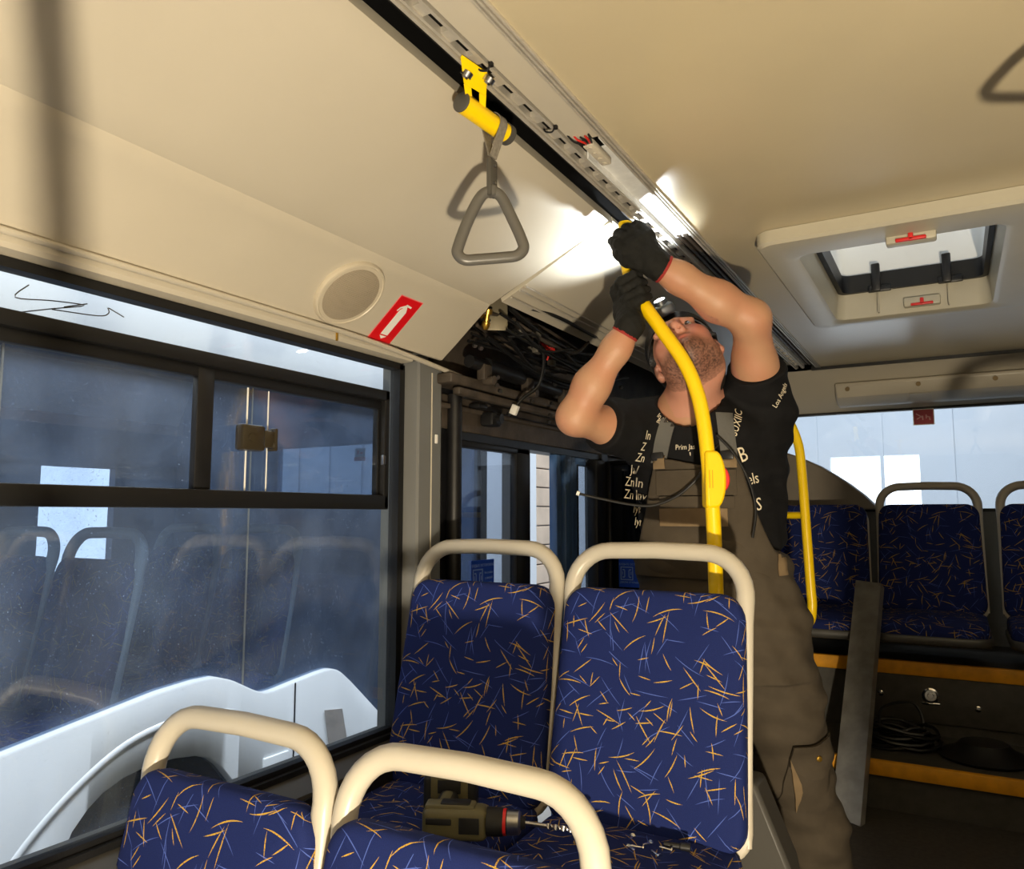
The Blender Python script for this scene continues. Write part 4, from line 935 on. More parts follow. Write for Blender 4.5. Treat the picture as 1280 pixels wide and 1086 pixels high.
# ================================================================ the person: bodies grown as distance fields, surfaced with surface nets
class Field:
    def __init__(s, lo, hi, h):
        s.lo = np.array(lo, np.float32); s.h = h
        s.n = np.ceil((np.array(hi)-np.array(lo))/h).astype(int)+1
        s.F = np.full(s.n, .5, np.float32)
    def block(s, lo, hi, pad):
        a = np.clip(np.floor((np.array(lo)-pad-s.lo)/s.h).astype(int), 0, s.n); b = np.clip(np.ceil((np.array(hi)+pad-s.lo)/s.h).astype(int)+1, 0, s.n)
        if (b <= a).any(): return None, None
        g = np.meshgrid(*[s.lo[i]+s.h*np.arange(a[i], b[i], dtype=np.float32) for i in range(3)], indexing='ij')
        return (slice(a[0], b[0]), slice(a[1], b[1]), slice(a[2], b[2])), g
    def put(s, sl, d, k, sub=False):
        a = s.F[sl]
        if sub: d = -d; f = np.maximum; sg = 1
        else: f = np.minimum; sg = -1
        if k > 0:
            hh = np.maximum(k-np.abs(a-d), 0)/k; s.F[sl] = f(a, d) + sg*hh*hh*k*.25
        else: s.F[sl] = f(a, d)
    def cap(s, a, b, ra, rb=None, k=.02, sub=False):
        rb = ra if rb is None else rb; a = np.array(a, np.float32); b = np.array(b, np.float32); m = max(ra, rb)+k+.02
        sl, g = s.block(np.minimum(a, b), np.maximum(a, b), m)
        if sl is None: return s
        d = b-a; L = float(d@d)+1e-9; P = [g[i]-a[i] for i in range(3)]
        t = np.clip((P[0]*d[0]+P[1]*d[1]+P[2]*d[2])/L, 0, 1)
        q = np.sqrt(sum((P[i]-t*d[i])**2 for i in range(3))) - (ra+(rb-ra)*t)
        s.put(sl, q, k, sub); return s
    def chain(s, pts, rad, k=.02):
        for i in range(len(pts)-1): s.cap(pts[i], pts[i+1], rad[i], rad[i+1], k)
        return s
    def ell(s, c, r, ax=None, k=.02, sub=False):
        """ellipsoid with radii r along the three axes ax"""
        c = np.array(c, np.float32); ax = np.eye(3) if ax is None else np.array([list(v) for v in ax])
        m = max(r); sl, g = s.block(c-m, c+m, k+.02)
        if sl is None: return s
        P = [g[i]-c[i] for i in range(3)]; q = [P[0]*a[0]+P[1]*a[1]+P[2]*a[2] for a in ax]
        k0 = np.sqrt(sum((q[i]/r[i])**2 for i in range(3))); k1 = np.sqrt(sum((q[i]/r[i]**2)**2 for i in range(3)))+1e-6
        s.put(sl, k0*(k0-1)/k1, k, sub); return s
    def fn(s, lo, hi, f, k=.02, sub=False):
        sl, g = s.block(lo, hi, .03)
        s.put(sl, f(*g), k, sub); return s
    def apply(s, f):
        g = np.meshgrid(*[s.lo[i]+s.h*np.arange(s.n[i], dtype=np.float32) for i in range(3)], indexing='ij'); s.F = f(s.F, *g).astype(np.float32); return s
    def mesh(s, name, m, parent=None, tint=None):
        F = s.F; S = F < 0; n = s.n
        c = np.zeros(n-1, np.int8)
        for i in (0,1):
            for j in (0,1):
                for k in (0,1): c += S[i:n[0]-1+i, j:n[1]-1+j, k:n[2]-1+k]
        act = np.argwhere((c > 0) & (c < 8)); idx = np.full(n-1, -1, np.int32); idx[tuple(act.T)] = np.arange(len(act))
        acc = np.zeros((len(act), 3)); cnt = np.zeros(len(act))
        cor = [(i,j,k) for i in (0,1) for j in (0,1) for k in (0,1)]
        for a in cor:
            for ax in range(3):
                if a[ax]: continue
                b = list(a); b[ax] = 1
                fa = F[tuple((act+a).T)]; fb = F[tuple((act+b).T)]; x = (fa < 0) != (fb < 0)
                t = np.where(x, fa/(fa-fb+1e-12), 0); p = np.array(a, float)[None]+t[:, None]*np.eye(3)[ax][None]
                acc[x] += p[x]; cnt[x] += 1
        vv = s.lo + s.h*(act + acc/np.maximum(cnt, 1)[:, None])
        quads = []
        for ax in range(3):
            u, w_ = (ax+1) % 3, (ax+2) % 3
            sl0 = [slice(None)]*3; sl1 = [slice(None)]*3; sl0[ax] = slice(0, n[ax]-1); sl1[ax] = slice(1, n[ax])
            e = np.argwhere(S[tuple(sl0)] != S[tuple(sl1)]); e = e[(e[:, u] > 0) & (e[:, w_] > 0) & (e[:, u] < n[u]-1) & (e[:, w_] < n[w_]-1)]
            if not len(e): continue
            du = np.eye(3, dtype=int)[u]; dw = np.eye(3, dtype=int)[w_]
            q = np.stack([idx[tuple((e-du-dw).T)], idx[tuple((e-dw).T)], idx[tuple(e.T)], idx[tuple((e-du).T)]], 1)
            ins = S[tuple(e.T)]; q[~ins] = q[~ins][:, ::-1]; quads.append(q)
        q = np.concatenate(quads); q = q[(q >= 0).all(1)]
        me = bpy.data.meshes.new(name); me.from_pydata(vv.tolist(), [], q.tolist()); me.materials.append(m)
        for p in me.polygons: p.use_smooth = True
        if tint is not None:
            ca = me.color_attributes.new('tint', 'FLOAT_COLOR', 'POINT'); ca.data.foreach_set('color', np.concatenate([tint(vv), np.ones((len(vv), 1))], 1).astype(np.float32).ravel())
        o = bpy.data.objects.new(name, me); COL.objects.link(o)
        sm = o.modifiers.new('relax', 'SMOOTH'); sm.factor = .5; sm.iterations = 2
        if parent: par(o, parent)
        return o
from mathutils.bvhtree import BVHTree
def bvh_of(o):
    me = o.data; return BVHTree.FromPolygons([v.co for v in me.vertices], [list(p.vertices) for p in me.polygons])

RT3 = V((.868, .497, 0)); UP3 = V((.051, -.088, .995)); BK3 = V((.494, -.858, -.103))    # right / up / towards the viewer, fixed world directions
def dirv(r, u, b): return (RT3*r + UP3*u + BK3*b)
pn_ = V((.17, -.985, 0)).normalized()        # the way the chest faces
ps_ = V((.985, .17, 0)).normalized()         # towards his left
man = empty('person', (-.57, 2.18, .25), 'person in black lettered t-shirt and grey bib overalls, reaching up to the ceiling rail', 'person')

HEAD = V((-.598, 1.985, 1.766))
hf = dirv(-.45, .76, .47).normalized(); hl = dirv(.88, .42, .17); hl = (hl - hf*hl.dot(hf)).normalized(); hu = hf.cross(hl)
HS = 1.06
def hp(l, f, u): return HEAD + (hl*l + hf*f + hu*u)*HS
NB = V((-.606, 2.035, 1.630))
SR, ER, WR = V((-.725, 2.01, 1.575)), V((-.817, 1.745, 1.592)), V((-.668, 1.752, 1.812))
SL, EL, WL = V((-.455, 2.17, 1.640)), V((-.422, 1.955, 1.842)), V((-.614, 1.788, 1.968))
CH, WA, HI = V((-.602, 2.113, 1.465)), V((-.592, 2.138, 1.223)), V((-.575, 2.16, 1.05))

# ---- body: one continuous surface (head, neck, trunk, arms, legs)
B_ = Field((-.93, 1.64, .95), (-.28, 2.36, 2.02), .0042)
axes = (hl, hf, hu)
sc = lambda *r: [x*HS for x in r]
B_.ell(hp(0, -.012, .035), sc(.077, .098, .092), axes, .03)
B_.ell(hp(0, .030, -.045), sc(.064, .062, .070), axes, .03)
B_.ell(hp(0, .060, -.088), sc(.034, .030, .024), axes, .025)          # chin
for sg in (-1, 1):
    B_.ell(hp(sg*.042, .052, -.025), sc(.028, .032, .032), axes, .02)  # cheek
    B_.ell(hp(sg*.052, .010, -.072), sc(.022, .045, .030), axes, .025) # jaw corner
    B_.cap(hp(sg*.012, .089, .032), hp(sg*.048, .074, .032), .010*HS, .008*HS, .016)   # brow
    B_.ell(hp(sg*.033, .096, .012), sc(.018, .014, .011), axes, .012, sub=True)        # socket
    B_.cap(hp(sg*.018, .082, .001), hp(sg*.047, .070, .002), .0055, .0045, .008)       # lower lid
    B_.cap(hp(sg*.018, .083, .023), hp(sg*.047, .071, .021), .0050, .0045, .007)       # upper lid
    B_.cap(hp(sg*.012, .098, -.036), hp(sg*.012, .090, -.030), .0085, .009, .008)      # nostril wing
    # ear
    B_.ell(hp(sg*.081, -.012, .002), sc(.010, .019, .031), axes, .008)
    B_.ell(hp(sg*.090, -.006, .006), sc(.008, .010, .018), axes, .005, sub=True)
    B_.ell(hp(sg*.080, -.004, -.026), sc(.009, .010, .010), axes, .008)
B_.cap(hp(0, .090, .022), hp(0, .109, -.026), .0085*HS, .0125*HS, .014)               # nose
for sg in (-1, 1): B_.cap(hp(sg*.0065, .112, -.041), hp(sg*.006, .100, -.034), .0035, .0035, .003, sub=True)
B_.cap(hp(-.022, .079, -.063), hp(.022, .079, -.063), .007, .007, .010); B_.cap(hp(-.010, .087, -.060), hp(.010, .087, -.060), .0065, .0065, .008)
B_.cap(hp(-.016, .081, -.074), hp(.016, .081, -.074), .0075, .0075, .008)
B_.cap(hp(-.026, .092, -.0672), hp(.026, .092, -.0672), .0022, .0022, .003, sub=True)
# neck and trunk
B_.cap(hp(0, -.030, -.060), NB, .062, .066, .035)
B_.cap(hp(0, .025, -.075), NB + pn_*.03, .030, .040, .04)
B_.ell(CH, (.185, .11, .20), (ps_, pn_, V((0,0,1))), .05); B_.ell(WA, (.17, .11, .22), (ps_, pn_, V((0,0,1))), .05)
B_.cap(NB, SR, .06, .055, .05); B_.cap(NB, SL, .06, .055, .05)
# arms
MR = ER.lerp(WR, .35); ML = EL.lerp(WL, .35)
B_.chain([SR, SR.lerp(ER, .5)+V((0,0,-.006)), ER], [.056, .052, .041], .03); B_.chain([ER, MR+V((-.006,0,.0)), ER.lerp(WR, .75), WR], [.043, .043, .033, .0285], .03)
B_.chain([SL, SL.lerp(EL, .5), EL], [.058, .055, .044], .03); B_.chain([EL, ML+V((0,0,-.004)), EL.lerp(WL, .75), WL], [.046, .047, .036, .030], .03)
# hands inside the gloves
B_.cap(WR, WR+(WR-ER).normalized()*.02, .022, .016, .01); B_.cap(WL, WL+(WL-EL).normalized()*.02, .022, .016, .01)
# thighs run on below, inside the trousers
HRl, KRl, ARl = V((-.675, 2.14, 1.02)), V((-.675, 2.13, .66)), V((-.675, 2.22, .33))
HLl, KLl, ALl = V((-.48, 2.19, 1.02)), V((-.430, 2.325, .66)), V((-.375, 2.43, .33))
def skin_tint(v):
    q = v-np.array(HEAD); L, Fw, U_ = q@np.array(hl)/HS, q@np.array(hf)/HS, q@np.array(hu)/HS
    r = np.sqrt((q**2).sum(1)); base = np.tile(np.array(rgb(190, 141, 111)), (len(v), 1)); head = ((r < .17) & (np.abs(L) < .092) & (Fw < .14))[:, None]
    rs = np.random.RandomState(4); nz = rs.rand(len(v))
    def mix(c, m): nonlocal base; m = np.clip(m, 0, 1)[:, None]*head; base = base*(1-m)+np.array(c)*m
    base = base*(1-.10*np.sin(v[:, 0]*60+v[:, 2]*45)[:, None]*np.array([0, 1, 1])*.6)
    mix(rgb(200, 142, 122), 1.0*(r < .2)*.8)
    mix(rgb(205, 112, 98), .6*np.exp(-(((np.abs(L)-.045)/.022)**2+((U_+.02)/.03)**2)))                # cheeks
    mix(rgb(190, 100, 88), .8*np.exp(-((L/.024)**2+((U_+.067)/.011)**2))*(Fw > .06))                      # lips
    jaw = 1/(1+np.exp((U_+.074+.25*np.maximum(0, np.abs(L)-.055)-.0*Fw)/.006)); low = (U_ > -.16)
    beard = np.maximum(jaw*(Fw > -.02), np.exp(-((np.abs(np.abs(L)-.066))/.012)**2)*(U_ < -.01)*(Fw > -.015)*(Fw < .05)*.8)
    mous = np.exp(-((U_+.050)/.006)**2)*(np.abs(L) < .026)*(Fw > .07)
    beard = np.maximum(beard, .55*mous)*(1-np.exp(-((L/.022)**2+((U_+.067)/.009)**2))*(Fw > .06))
    mix(rgb(58, 36, 28), beard*(.50+.48*nz)*(Fw > -.03)*np.clip((Fw+.05)/.06, 0, 1))
    mix(rgb(60, 40, 32), .85*np.exp(-(((np.abs(L)-.032)/.017)**2+((U_-.036)/.0045)**2))*(Fw > .05))       # brows
    return base
skin = mat('skin', rgb(206, 150, 118), .5, bump=.12, bscale=120)
nt = skin.node_tree; at_ = nt.nodes.new('ShaderNodeVertexColor'); at_.layer_name = 'tint'; nt.links.new(at_.outputs['Color'], nt.nodes['Principled BSDF'].inputs['Base Color'])
nt.nodes['Principled BSDF'].inputs['Subsurface Weight'].default_value = .08; nt.nodes['Principled BSDF'].inputs['Subsurface Radius'].default_value = (.01, .004, .002)
body = B_.mesh('body', skin, man, skin_tint)

# ---- eyes
ew, ei = mat('eye_white', rgb(228, 220, 212), .2), mat('eye_iris', rgb(60, 44, 32), .15)
for sg in (-1, 1):
    c = hp(sg*.033, .0735, .0125)
    mb = MB(); mb.lathe(c - hf*.0115, hf, [(.0115*(1-math.cos(a)), .0115*math.sin(a)) for a in np.linspace(.05, math.pi*.87, 14)], 16)
    eo = mb.build('eye', ew, None); par(eo, man)
    g = (hf + hl*.02 - hu*.16).normalized()
    mb = MB(); mb.lathe(c, g, [(.0092, .0070), (.0112, .0062), (.0121, .001)], 14); par(mb.build('iris', ei), eo)

# ---- hair and head-lamp
hr_ = Field(np.array(HEAD)-.16, np.array(HEAD)+.16, .004)
hr_.ell(hp(0, -.020, .040), sc(.090, .102, .100), axes, .02); hr_.ell(hp(0, -.06, -.02), sc(.070, .055, .075), axes, .03)
for sg in (-1, 1): hr_.cap(hp(sg*.078, .012, .03), hp(sg*.079, .006, -.012), .012, .006, .02)
def hcut(F, x, y, z):
    q = [x-HEAD.x, y-HEAD.y, z-HEAD.z]; dt = lambda a: (q[0]*a.x+q[1]*a.y+q[2]*a.z)/HS
    Lh, Fh, Uh = dt(hl), dt(hf), dt(hu)
    keep = np.minimum(np.maximum(-(Fh-.004-.25*np.maximum(0, Uh)) , (Uh-.074)), 1e3)*1.0
    ear = np.sqrt((np.abs(Lh)-.085)**2*.3+(Fh+.010)**2+(Uh-.000)**2)-.030
    wob = .003*np.sin(Lh*160)*np.sin(Uh*140+Fh*90)
    return np.maximum(np.maximum(F, -keep*HS+wob), -ear)
hr_.apply(hcut)
par(hr_.mesh('hair', mat('dark_hair', rgb(24, 19, 17), .6, noise=.4, nscale=60, bump=.6, bscale=220)), man)
mb = MB(); ring_ = [hp(.0900*math.sin(a), -.018+.103*math.cos(a), .072+.010*math.cos(a)) for a in np.linspace(0, 2*math.pi, 41)]
mb.ribbon(ring_, [ (hu*1.0 + hf*.1) for _ in ring_], .030, .004)
par(mb.build('headlamp_strap', MT['blackm']), man)
LC = hp(0, .103, .085); ld = (hf*.9 + hu*.28).normalized()
mb = MB(); lu = ld.cross(hl)
mm_ = M((( hl.x, ld.x, lu.x, LC.x), (hl.y, ld.y, lu.y, LC.y), (hl.z, ld.z, lu.z, LC.z), (0, 0, 0, 1)))
mb.rbox((0, .004, 0), (.060, .034, .042), .010, mm_, 3); mb.cyl(LC+ld*.018, LC+ld*.032, .0185, n=24)
hlmp = mb.build('headlamp', mat('headlamp_case', rgb(60, 66, 74), .35)); par(hlmp, man)
mb = MB(); mb.lathe(LC+ld*.0325, ld, [(0, .0150), (.002, .0140), (.004, .006), (.0045, 0)], 24)
par(mb.build('headlamp_lens', emis('headlamp_led', (1.0, 1.0, 1.0), 30)), hlmp)
sd = bpy.data.lights.new('headlamp_beam', 'SPOT'); sd.energy = 16; sd.color = (.90, .96, 1.0); sd.spot_size = R_(125); sd.spot_blend = .6; sd.shadow_soft_size = .012
so = bpy.data.objects.new('headlamp_beam', sd); COL.objects.link(so); so.location = LC+ld*.042; so.rotation_euler = (ld*1.0 + V((-.10, .02, .10))).to_track_quat('-Z', 'Y').to_euler()

# ---- t-shirt
def torso(ra, rb):
    zs = np.array([.95, 1.08, 1.22, 1.34, 1.46, 1.54, 1.60, 1.635, 1.66])
    A = np.interp; 
    def f(x, y, z):
        cx = A(z, [1.05, 1.223, 1.465, 1.63], [HI.x, WA.x, CH.x, NB.x]).astype(np.float32); cy = A(z, [1.05, 1.223, 1.465, 1.63], [HI.y, WA.y, CH.y, NB.y]).astype(np.float32)
        dx, dy = x-cx, y-cy; a = dx*ps_.x+dy*ps_.y; b = dx*pn_.x+dy*pn_.y
        Ra = A(z, zs, ra).astype(np.float32); Rb = A(z, zs, rb).astype(np.float32)
        q = np.sqrt((a/Ra)**2+(b/Rb)**2)
        d = (q-1)*np.minimum(Ra, Rb)
        return np.maximum(d, z-1.655)
    return f
T_ = Field((-.93, 1.74, 1.10), (-.28, 2.40, 1.80), .0055)
T_.fn((-.9, 1.9, 1.10), (-.3, 2.4, 1.67), torso([.18, .185, .182, .186, .195, .188, .15, .11, .08], [.135, .142, .142, .140, .138, .128, .11, .095, .075]), .02)
T_.cap(NB+V((-.02,.02,-.03)), SR, .075, .082, .05); T_.cap(NB+V((.02,.03,-.03)), SL, .075, .085, .05)
sr1, sl1 = SR.lerp(ER, .60), SL.lerp(EL, .44)
T_.cap(SR, sr1, .083, .072, .03); T_.cap(SL, sl1, .085, .076, .03)
T_.cap(SL+V((.0,.0,-.02)), V((-.455, 2.20, 1.30)), .082, .045, .06)
def shirt_cut(F, x, y, z):
    # folds, sleeve openings, neck opening
    F = F + .0035*np.sin(x*38+z*55+2*np.sin(y*20))*np.sin(y*45-z*28) + .003*np.sin(z*70+x*25)
    for c, d in ((sr1, (ER-SR).normalized()), (sl1, ((EL-SL).normalized()))):
        near = np.sqrt((x-c.x)**2+(y-c.y)**2+(z-c.z)**2) < .16
        pl_ = (x-c.x)*d.x+(y-c.y)*d.y+(z-c.z)*d.z
        F = np.where(near, np.maximum(F, pl_-.012), F)
    nk = NB + pn_*.055 + V((0,0,.035)); nd = np.sqrt((x-nk.x)**2+(y-nk.y)**2+((z-nk.z)*.9)**2)-.085
    return np.maximum(np.maximum(F, -nd), 1.225-z)
T_.apply(shirt_cut)
black = mat('black_jersey', rgb(20, 20, 22), .85, noise=.15, nscale=40, bump=.5, bscale=18, spec=.2)
shirt = T_.mesh('tshirt', black, man)
# dark cuffs inside the sleeves so the openings read as cloth, not holes
mb = MB()
# ---- bib overalls: trousers, bib, straps, pockets
taupe = mat('taupe_canvas', rgb(76, 68, 57), .85, noise=.08, nscale=25, bump=.5, bscale=22, spec=.2)
beige = mat('beige_canvas', rgb(128, 109, 83), .85, noise=.08, nscale=30, bump=.3, bscale=40, spec=.2)
O_ = Field((-.88, 1.94, .27), (-.20, 2.58, 1.30), .0065)
O_.fn((-.9, 1.9, .95), (-.3, 2.5, 1.30), torso([.205, .218, .212, .210, .21, .2, .2, .2, .2], [.140, .155, .152, .150, .15, .15, .15, .15, .15]), .02)
O_.chain([HRl+V((.01,0,.03)), HRl.lerp(KRl, .5), KRl, KRl.lerp(ARl, .6), ARl], [.128, .112, .095, .088, .085], .05)
O_.chain([HLl+V((-.01,0,.03)), HLl.lerp(KLl, .5), KLl, KLl.lerp(ALl, .6), ALl], [.135, .118, .098, .092, .088], .05)
def ov_cut(F, x, y, z):
    F = F + .005*np.sin(z*42+x*20+1.5*np.sin(y*18))*np.sin(x*30+y*24) + .003*np.sin(z*95+y*30)
    # waistband dips lower at the sides than under the bib
    dx, dy = x-WA.x, y-WA.y; a = dx*ps_.x+dy*ps_.y; b = dx*pn_.x+dy*pn_.y
    top = np.where(b > -.02, 1.285-.55*np.maximum(0, np.abs(a)-.12), 1.235)
    return np.maximum(np.maximum(F, z-top), .30-z)
O_.apply(ov_cut)
trou = O_.mesh('overalls', taupe, man)
# the bib: trunk surface lifted off the shirt, cut to a tapering front panel
K_ = Field((-.83, 1.90, 1.18), (-.30, 2.20, 1.52), .005)
K_.fn((-.9, 1.9, 1.18), (-.3, 2.3, 1.52), torso([.205, .218, .214, .217, .219, .204, .2, .2, .2], [.14, .155, .158, .157, .155, .145, .14, .14, .14]), 0)
inner_ = Field((-.83, 1.90, 1.18), (-.30, 2.20, 1.52), .005); inner_.fn((-.9, 1.9, 1.18), (-.3, 2.3, 1.52), torso([.198, .20, .200, .203, .205, .190, .2, .2, .2], [.13, .143, .143, .142, .140, .130, .14, .14, .14]), 0)
def bib_cut(F, x, y, z):
    F = np.maximum(F + .003*np.sin(z*50+x*22), -inner_.F - .001)
    dx, dy = x-WA.x, y-WA.y; a = dx*ps_.x+dy*ps_.y; b = dx*pn_.x+dy*pn_.y
    t = np.clip((z-1.22)/.27, 0, 1); wl = .20-.075*t**.8; wr = .205-.11*t**.6
    side = np.maximum(a-wr, -a-wl)
    return np.maximum(np.maximum(F, side), np.maximum(z-(1.475+.02*np.minimum(1, np.abs(a)/.09)), -b+.01))
K_.apply(bib_cut)
bib = K_.mesh('bib', taupe, trou)
bt_s, bt_o, bt_b = bvh_of(shirt), bvh_of(trou), bvh_of(bib)
def cast(p, d, trees, off=.004, far=.6):
    """point on the garment met when coming from outside along d"""
    best = None
    for t in trees:
        h = t.ray_cast(V(p) - V(d)*far, V(d), 2*far)
        if h[0] is not None and (best is None or h[3] < best[1]): best = (h[0]+(-V(d))*off, h[3])
    return best[0] if best else V(p)
def drape(name, m, grid, d, trees, off, th, parent):
    """cloth patch laid over the garment: grid of points cast along d, thickened"""
    mb = MB(); top = [[cast(p, d, trees, off) for p in r] for r in grid]; bot = [[q + V(d)*th for q in r] for r in top]
    G = [[mb.vert(q) for q in r] for r in top]; H = [[mb.vert(q) for q in r] for r in bot]; n, k = len(G), len(G[0])
    for i in range(n-1):
        for j in range(k-1): mb.face([G[i][j], G[i][j+1], G[i+1][j+1], G[i+1][j]]); mb.face([H[i][j], H[i+1][j], H[i+1][j+1], H[i][j+1]])
    bd = [(i, 0) for i in range(n)] + [(n-1, j) for j in range(1, k)] + [(i, k-1) for i in range(n-2, -1, -1)] + [(0, j) for j in range(k-2, 0, -1)]
    for (a, b), (c, e) in zip(bd, bd[1:]+bd[:1]): mb.face([G[a][b], G[c][e], H[c][e], H[a][b]])
    return par(mb.build(name, m, angle=50), parent)
def gridp(f, nu=12, nv=8): return [[f(i/(nu-1), j/(nv-1)) for i in range(nu)] for j in range(nv)]
def tp(a, z): return WA + ps_*a + V((0, 0, z-WA.z)) + pn_*.0      # torso plane coordinates
din = -pn_
drape('bib_pocket', taupe, gridp(lambda u, v: tp(-.118+.205*u, 1.398+.065*v)), din, [bt_b, bt_o], .009, .008, bib)
drape('pocket_flap', beige, gridp(lambda u, v: tp(-.112+.175*u, 1.318+.046*v)), din, [bt_b, bt_o], .012, .010, bib)
drape('bib_pocket', taupe, gridp(lambda u, v: tp(-.110+.19*u, 1.365+.030*v)), din, [bt_b, bt_o], .011, .008, bib)
drape('strap_tab', beige, gridp(lambda u, v: tp(-.125+.032*u, 1.468+.035*v), 5, 5), din, [bt_b, bt_s], .010, .006, bib)
drape('strap_tab', beige, gridp(lambda u, v: tp(.055+.034*u, 1.468+.035*v), 5, 5), din, [bt_b, bt_s], .010, .006, bib)
gry = mat('grey_strap_cloth', rgb(92, 91, 88), .8, bump=.4, bscale=60)
drape('shoulder_strap', gry, gridp(lambda u, v: tp(-.132+.040*u+.040*v, 1.485+.125*v), 5, 12), din, [bt_s, bt_b], .007, .006, trou)
drape('shoulder_strap', gry, gridp(lambda u, v: tp(.052+.040*u-.010*v, 1.485+.125*v), 5, 12), din, [bt_s, bt_b], .007, .006, trou)
mb = MB(); 
for a in (-.112, .066): q = cast(tp(a, 1.500), din, [bt_s, bt_b], .016); mb.rbox(q, (.034, .008, .022), .003)
par(mb.build('strap_buckle', MT['blackm']), trou)
# side pocket tab at the hip and thigh pocket with flap and rivet
vd = (-BK3).normalized()
def pixp(P0, r, u): return V(P0) + RT3*r + V((0, 0, 1))*u
hp_ = V((-.44, 2.15, 1.20))
drape('side_tab', beige, gridp(lambda u, v: pixp(hp_, .030*u, .055*v), 4, 5), vd, [bt_o], .007, .005, trou)
kp = V((-.405, 2.30, .70))
drape('thigh_pocket', taupe, gridp(lambda u, v: pixp(kp, -.055+.125*u-.02*(1-v), -.14+.19*v)), vd, [bt_o], .009, .010, trou)
drape('pocket_flap', taupe, gridp(lambda u, v: pixp(kp, -.060+.135*u, -.005+.065*v-.03*math.sin(u*3.1)*(1-v))), vd, [bt_o], .019, .009, trou)
drape('pocket_edge', beige, gridp(lambda u, v: pixp(kp, -.062+.022*u*(1-abs(2*v-1))+.03*(1-v), -.14+.16*v), 4, 8), vd, [bt_o], .020, .006, trou)
q = cast(pixp(kp, .018, .018), vd, [bt_o], .022); mb = MB(); mb.lathe(q, -vd, [(0, .008), (.003, .007), (.004, .003), (.004, 0)], 14); par(mb.build('rivet', MT['brass']), trou)
# boots
for A, nm in ((ARl, 'boot'), (ALl, 'boot')):
    bf = Field(np.array(A)-.2, np.array(A)+.2, .006); t_ = V((A.x, A.y, .30))
    bf.cap(t_+V((0,.02,.06)), t_, .055, .052, .03); bf.ell(t_+V((.01, -.09, -.015)), (.048, .11, .042), None, .03); bf.ell(t_+V((0, .02, -.02)), (.045, .06, .035), None, .03)
    bf.apply(lambda F, x, y, z: np.maximum(F, .252-z)); par(bf.mesh('boot', MT['toolblk']), man)

# ---- lettering on the shirt
ink = mat('cream_print', rgb(226, 214, 188), .7)
def lay(dirx, trees, off=.0022):
    d = V(dirx).normalized()
    return lambda p, dz: cast(p, d, trees, off+dz)
def shirt_text(s, size, a, z, ang, name='lettering', xs=.75, d=None, base=None):
    d = d or vd; size *= 1.22; xr = V((RT3.x, RT3.y, 0)).normalized(); zu = V((0,0,1))
    xd = xr*math.cos(R_(ang)) + zu*math.sin(R_(ang)); yd = -xr*math.sin(R_(ang)) + zu*math.cos(R_(ang))
    o = base or V((-.58, 2.10, 0)); org = V((o.x, o.y, 0)) + xr*a + V((0, 0, z))
    par(text(s, size, org, xd, yd, ink, name, None, xscale=xs, depth=.001, surf=lay(d, [bt_s])), shirt)
# a = metres to the right of (-.58, 2.10), z = height
shirt_text('Prim Jas', .016, -.090, 1.535, 3)
for i, (s, a, z, sz) in enumerate((('In', -.185, 1.565, .028), ('Z', -.195, 1.535, .026), ('Zn', -.198, 1.505, .028), ('Jal', -.204, 1.470, .028), ('Zn In', -.205, 1.435, .030), ('Zn Iny', -.203, 1.400, .030), ('Iyr.', -.195, 1.362, .028), ('Iyr', -.195, 1.328, .026))):
    shirt_text(s, sz, a, z, -8, xs=.62)
shirt_text('Los Angels', .018, .165, 1.672, 62); shirt_text('SUXIIC', .026, .042, 1.60, 68)
shirt_text('B', .046, .055, 1.515, 20); shirt_text('els', .034, .085, 1.452, 12); shirt_text('S', .040, .100, 1.385, 8)
shirt_text('In the', .015, -.145, 1.610, -40); shirt_text('Brcx', .015, -.150, 1.598, -40)
for a in (-.075, -.045, -.02): shirt_text("'", .03, a, 1.507, 10)
# necklace / printed collar band
mb = MB(); P = []
for t in np.linspace(-1.15, 1.15, 17):
    q = NB + pn_*(.062*math.cos(t)) + ps_*(.075*math.sin(t)) + V((0, 0, .012-.050*math.cos(t)))
    P.append(q)
mb.tube(P, .0055, 8); par(mb.build('neck_band', mat('neck_band', rgb(70, 68, 64), .6, noise=.6, nscale=120)), man)

# ---- gloves: five separate fingers each
glove = mat('black_glove', rgb(26, 26, 24), .8, noise=.2, nscale=70, bump=.4, bscale=90, spec=.25)
cuffm = mat('red_cuff', rgb(150, 40, 36), .8)
# right glove wraps the pole
G0 = V((-.662, 1.790, 1.898)); ga = (V((-.680, 1.79, 1.96))-V((-.632, 1.79, 1.848))).normalized()
m_ = (V((-.9, .25, -.35))); m_ = (m_-ga*m_.dot(ga)).normalized(); c_ = ga.cross(m_); c_ = c_ if c_.dot(BK3) > 0 else -c_
gr = Field(np.array(G0)-.15, np.array(G0)+.15, .0032)
def on(phi, rr, h): a = R_(phi); return G0 + (m_*math.cos(a) + c_*math.sin(a))*rr + ga*h
for i, (h, ln) in enumerate(((.036, 1.0), (.013, 1.06), (-.010, 1.0), (-.032, .86))):
    ph = [22, 78, 78+58*ln, 78+105*ln]; rr = [.045, .040, .033, .029]
    pts = [on(p, r, h+.002*k) for k, (p, r) in enumerate(zip(ph, rr))]
    gr.chain(pts, [.0125, .0120, .0112, .0100], .005)
    gr.cap(WR.lerp(on(-10, .045, h*.6), .55), pts[0], .019, .0145, .014)
gr.chain([on(-25, .040, .020), on(-55, .036, .052), on(-100, .030, .066), on(-140, .028, .066)], [.016, .0135, .012, .0105], .006)
gr.chain([WR, WR.lerp(on(-10, .045, 0), .55)], [.033, .036], .02)
gr.cap(WR - (WR-ER).normalized()*.022, WR, .0345, .034, .012)
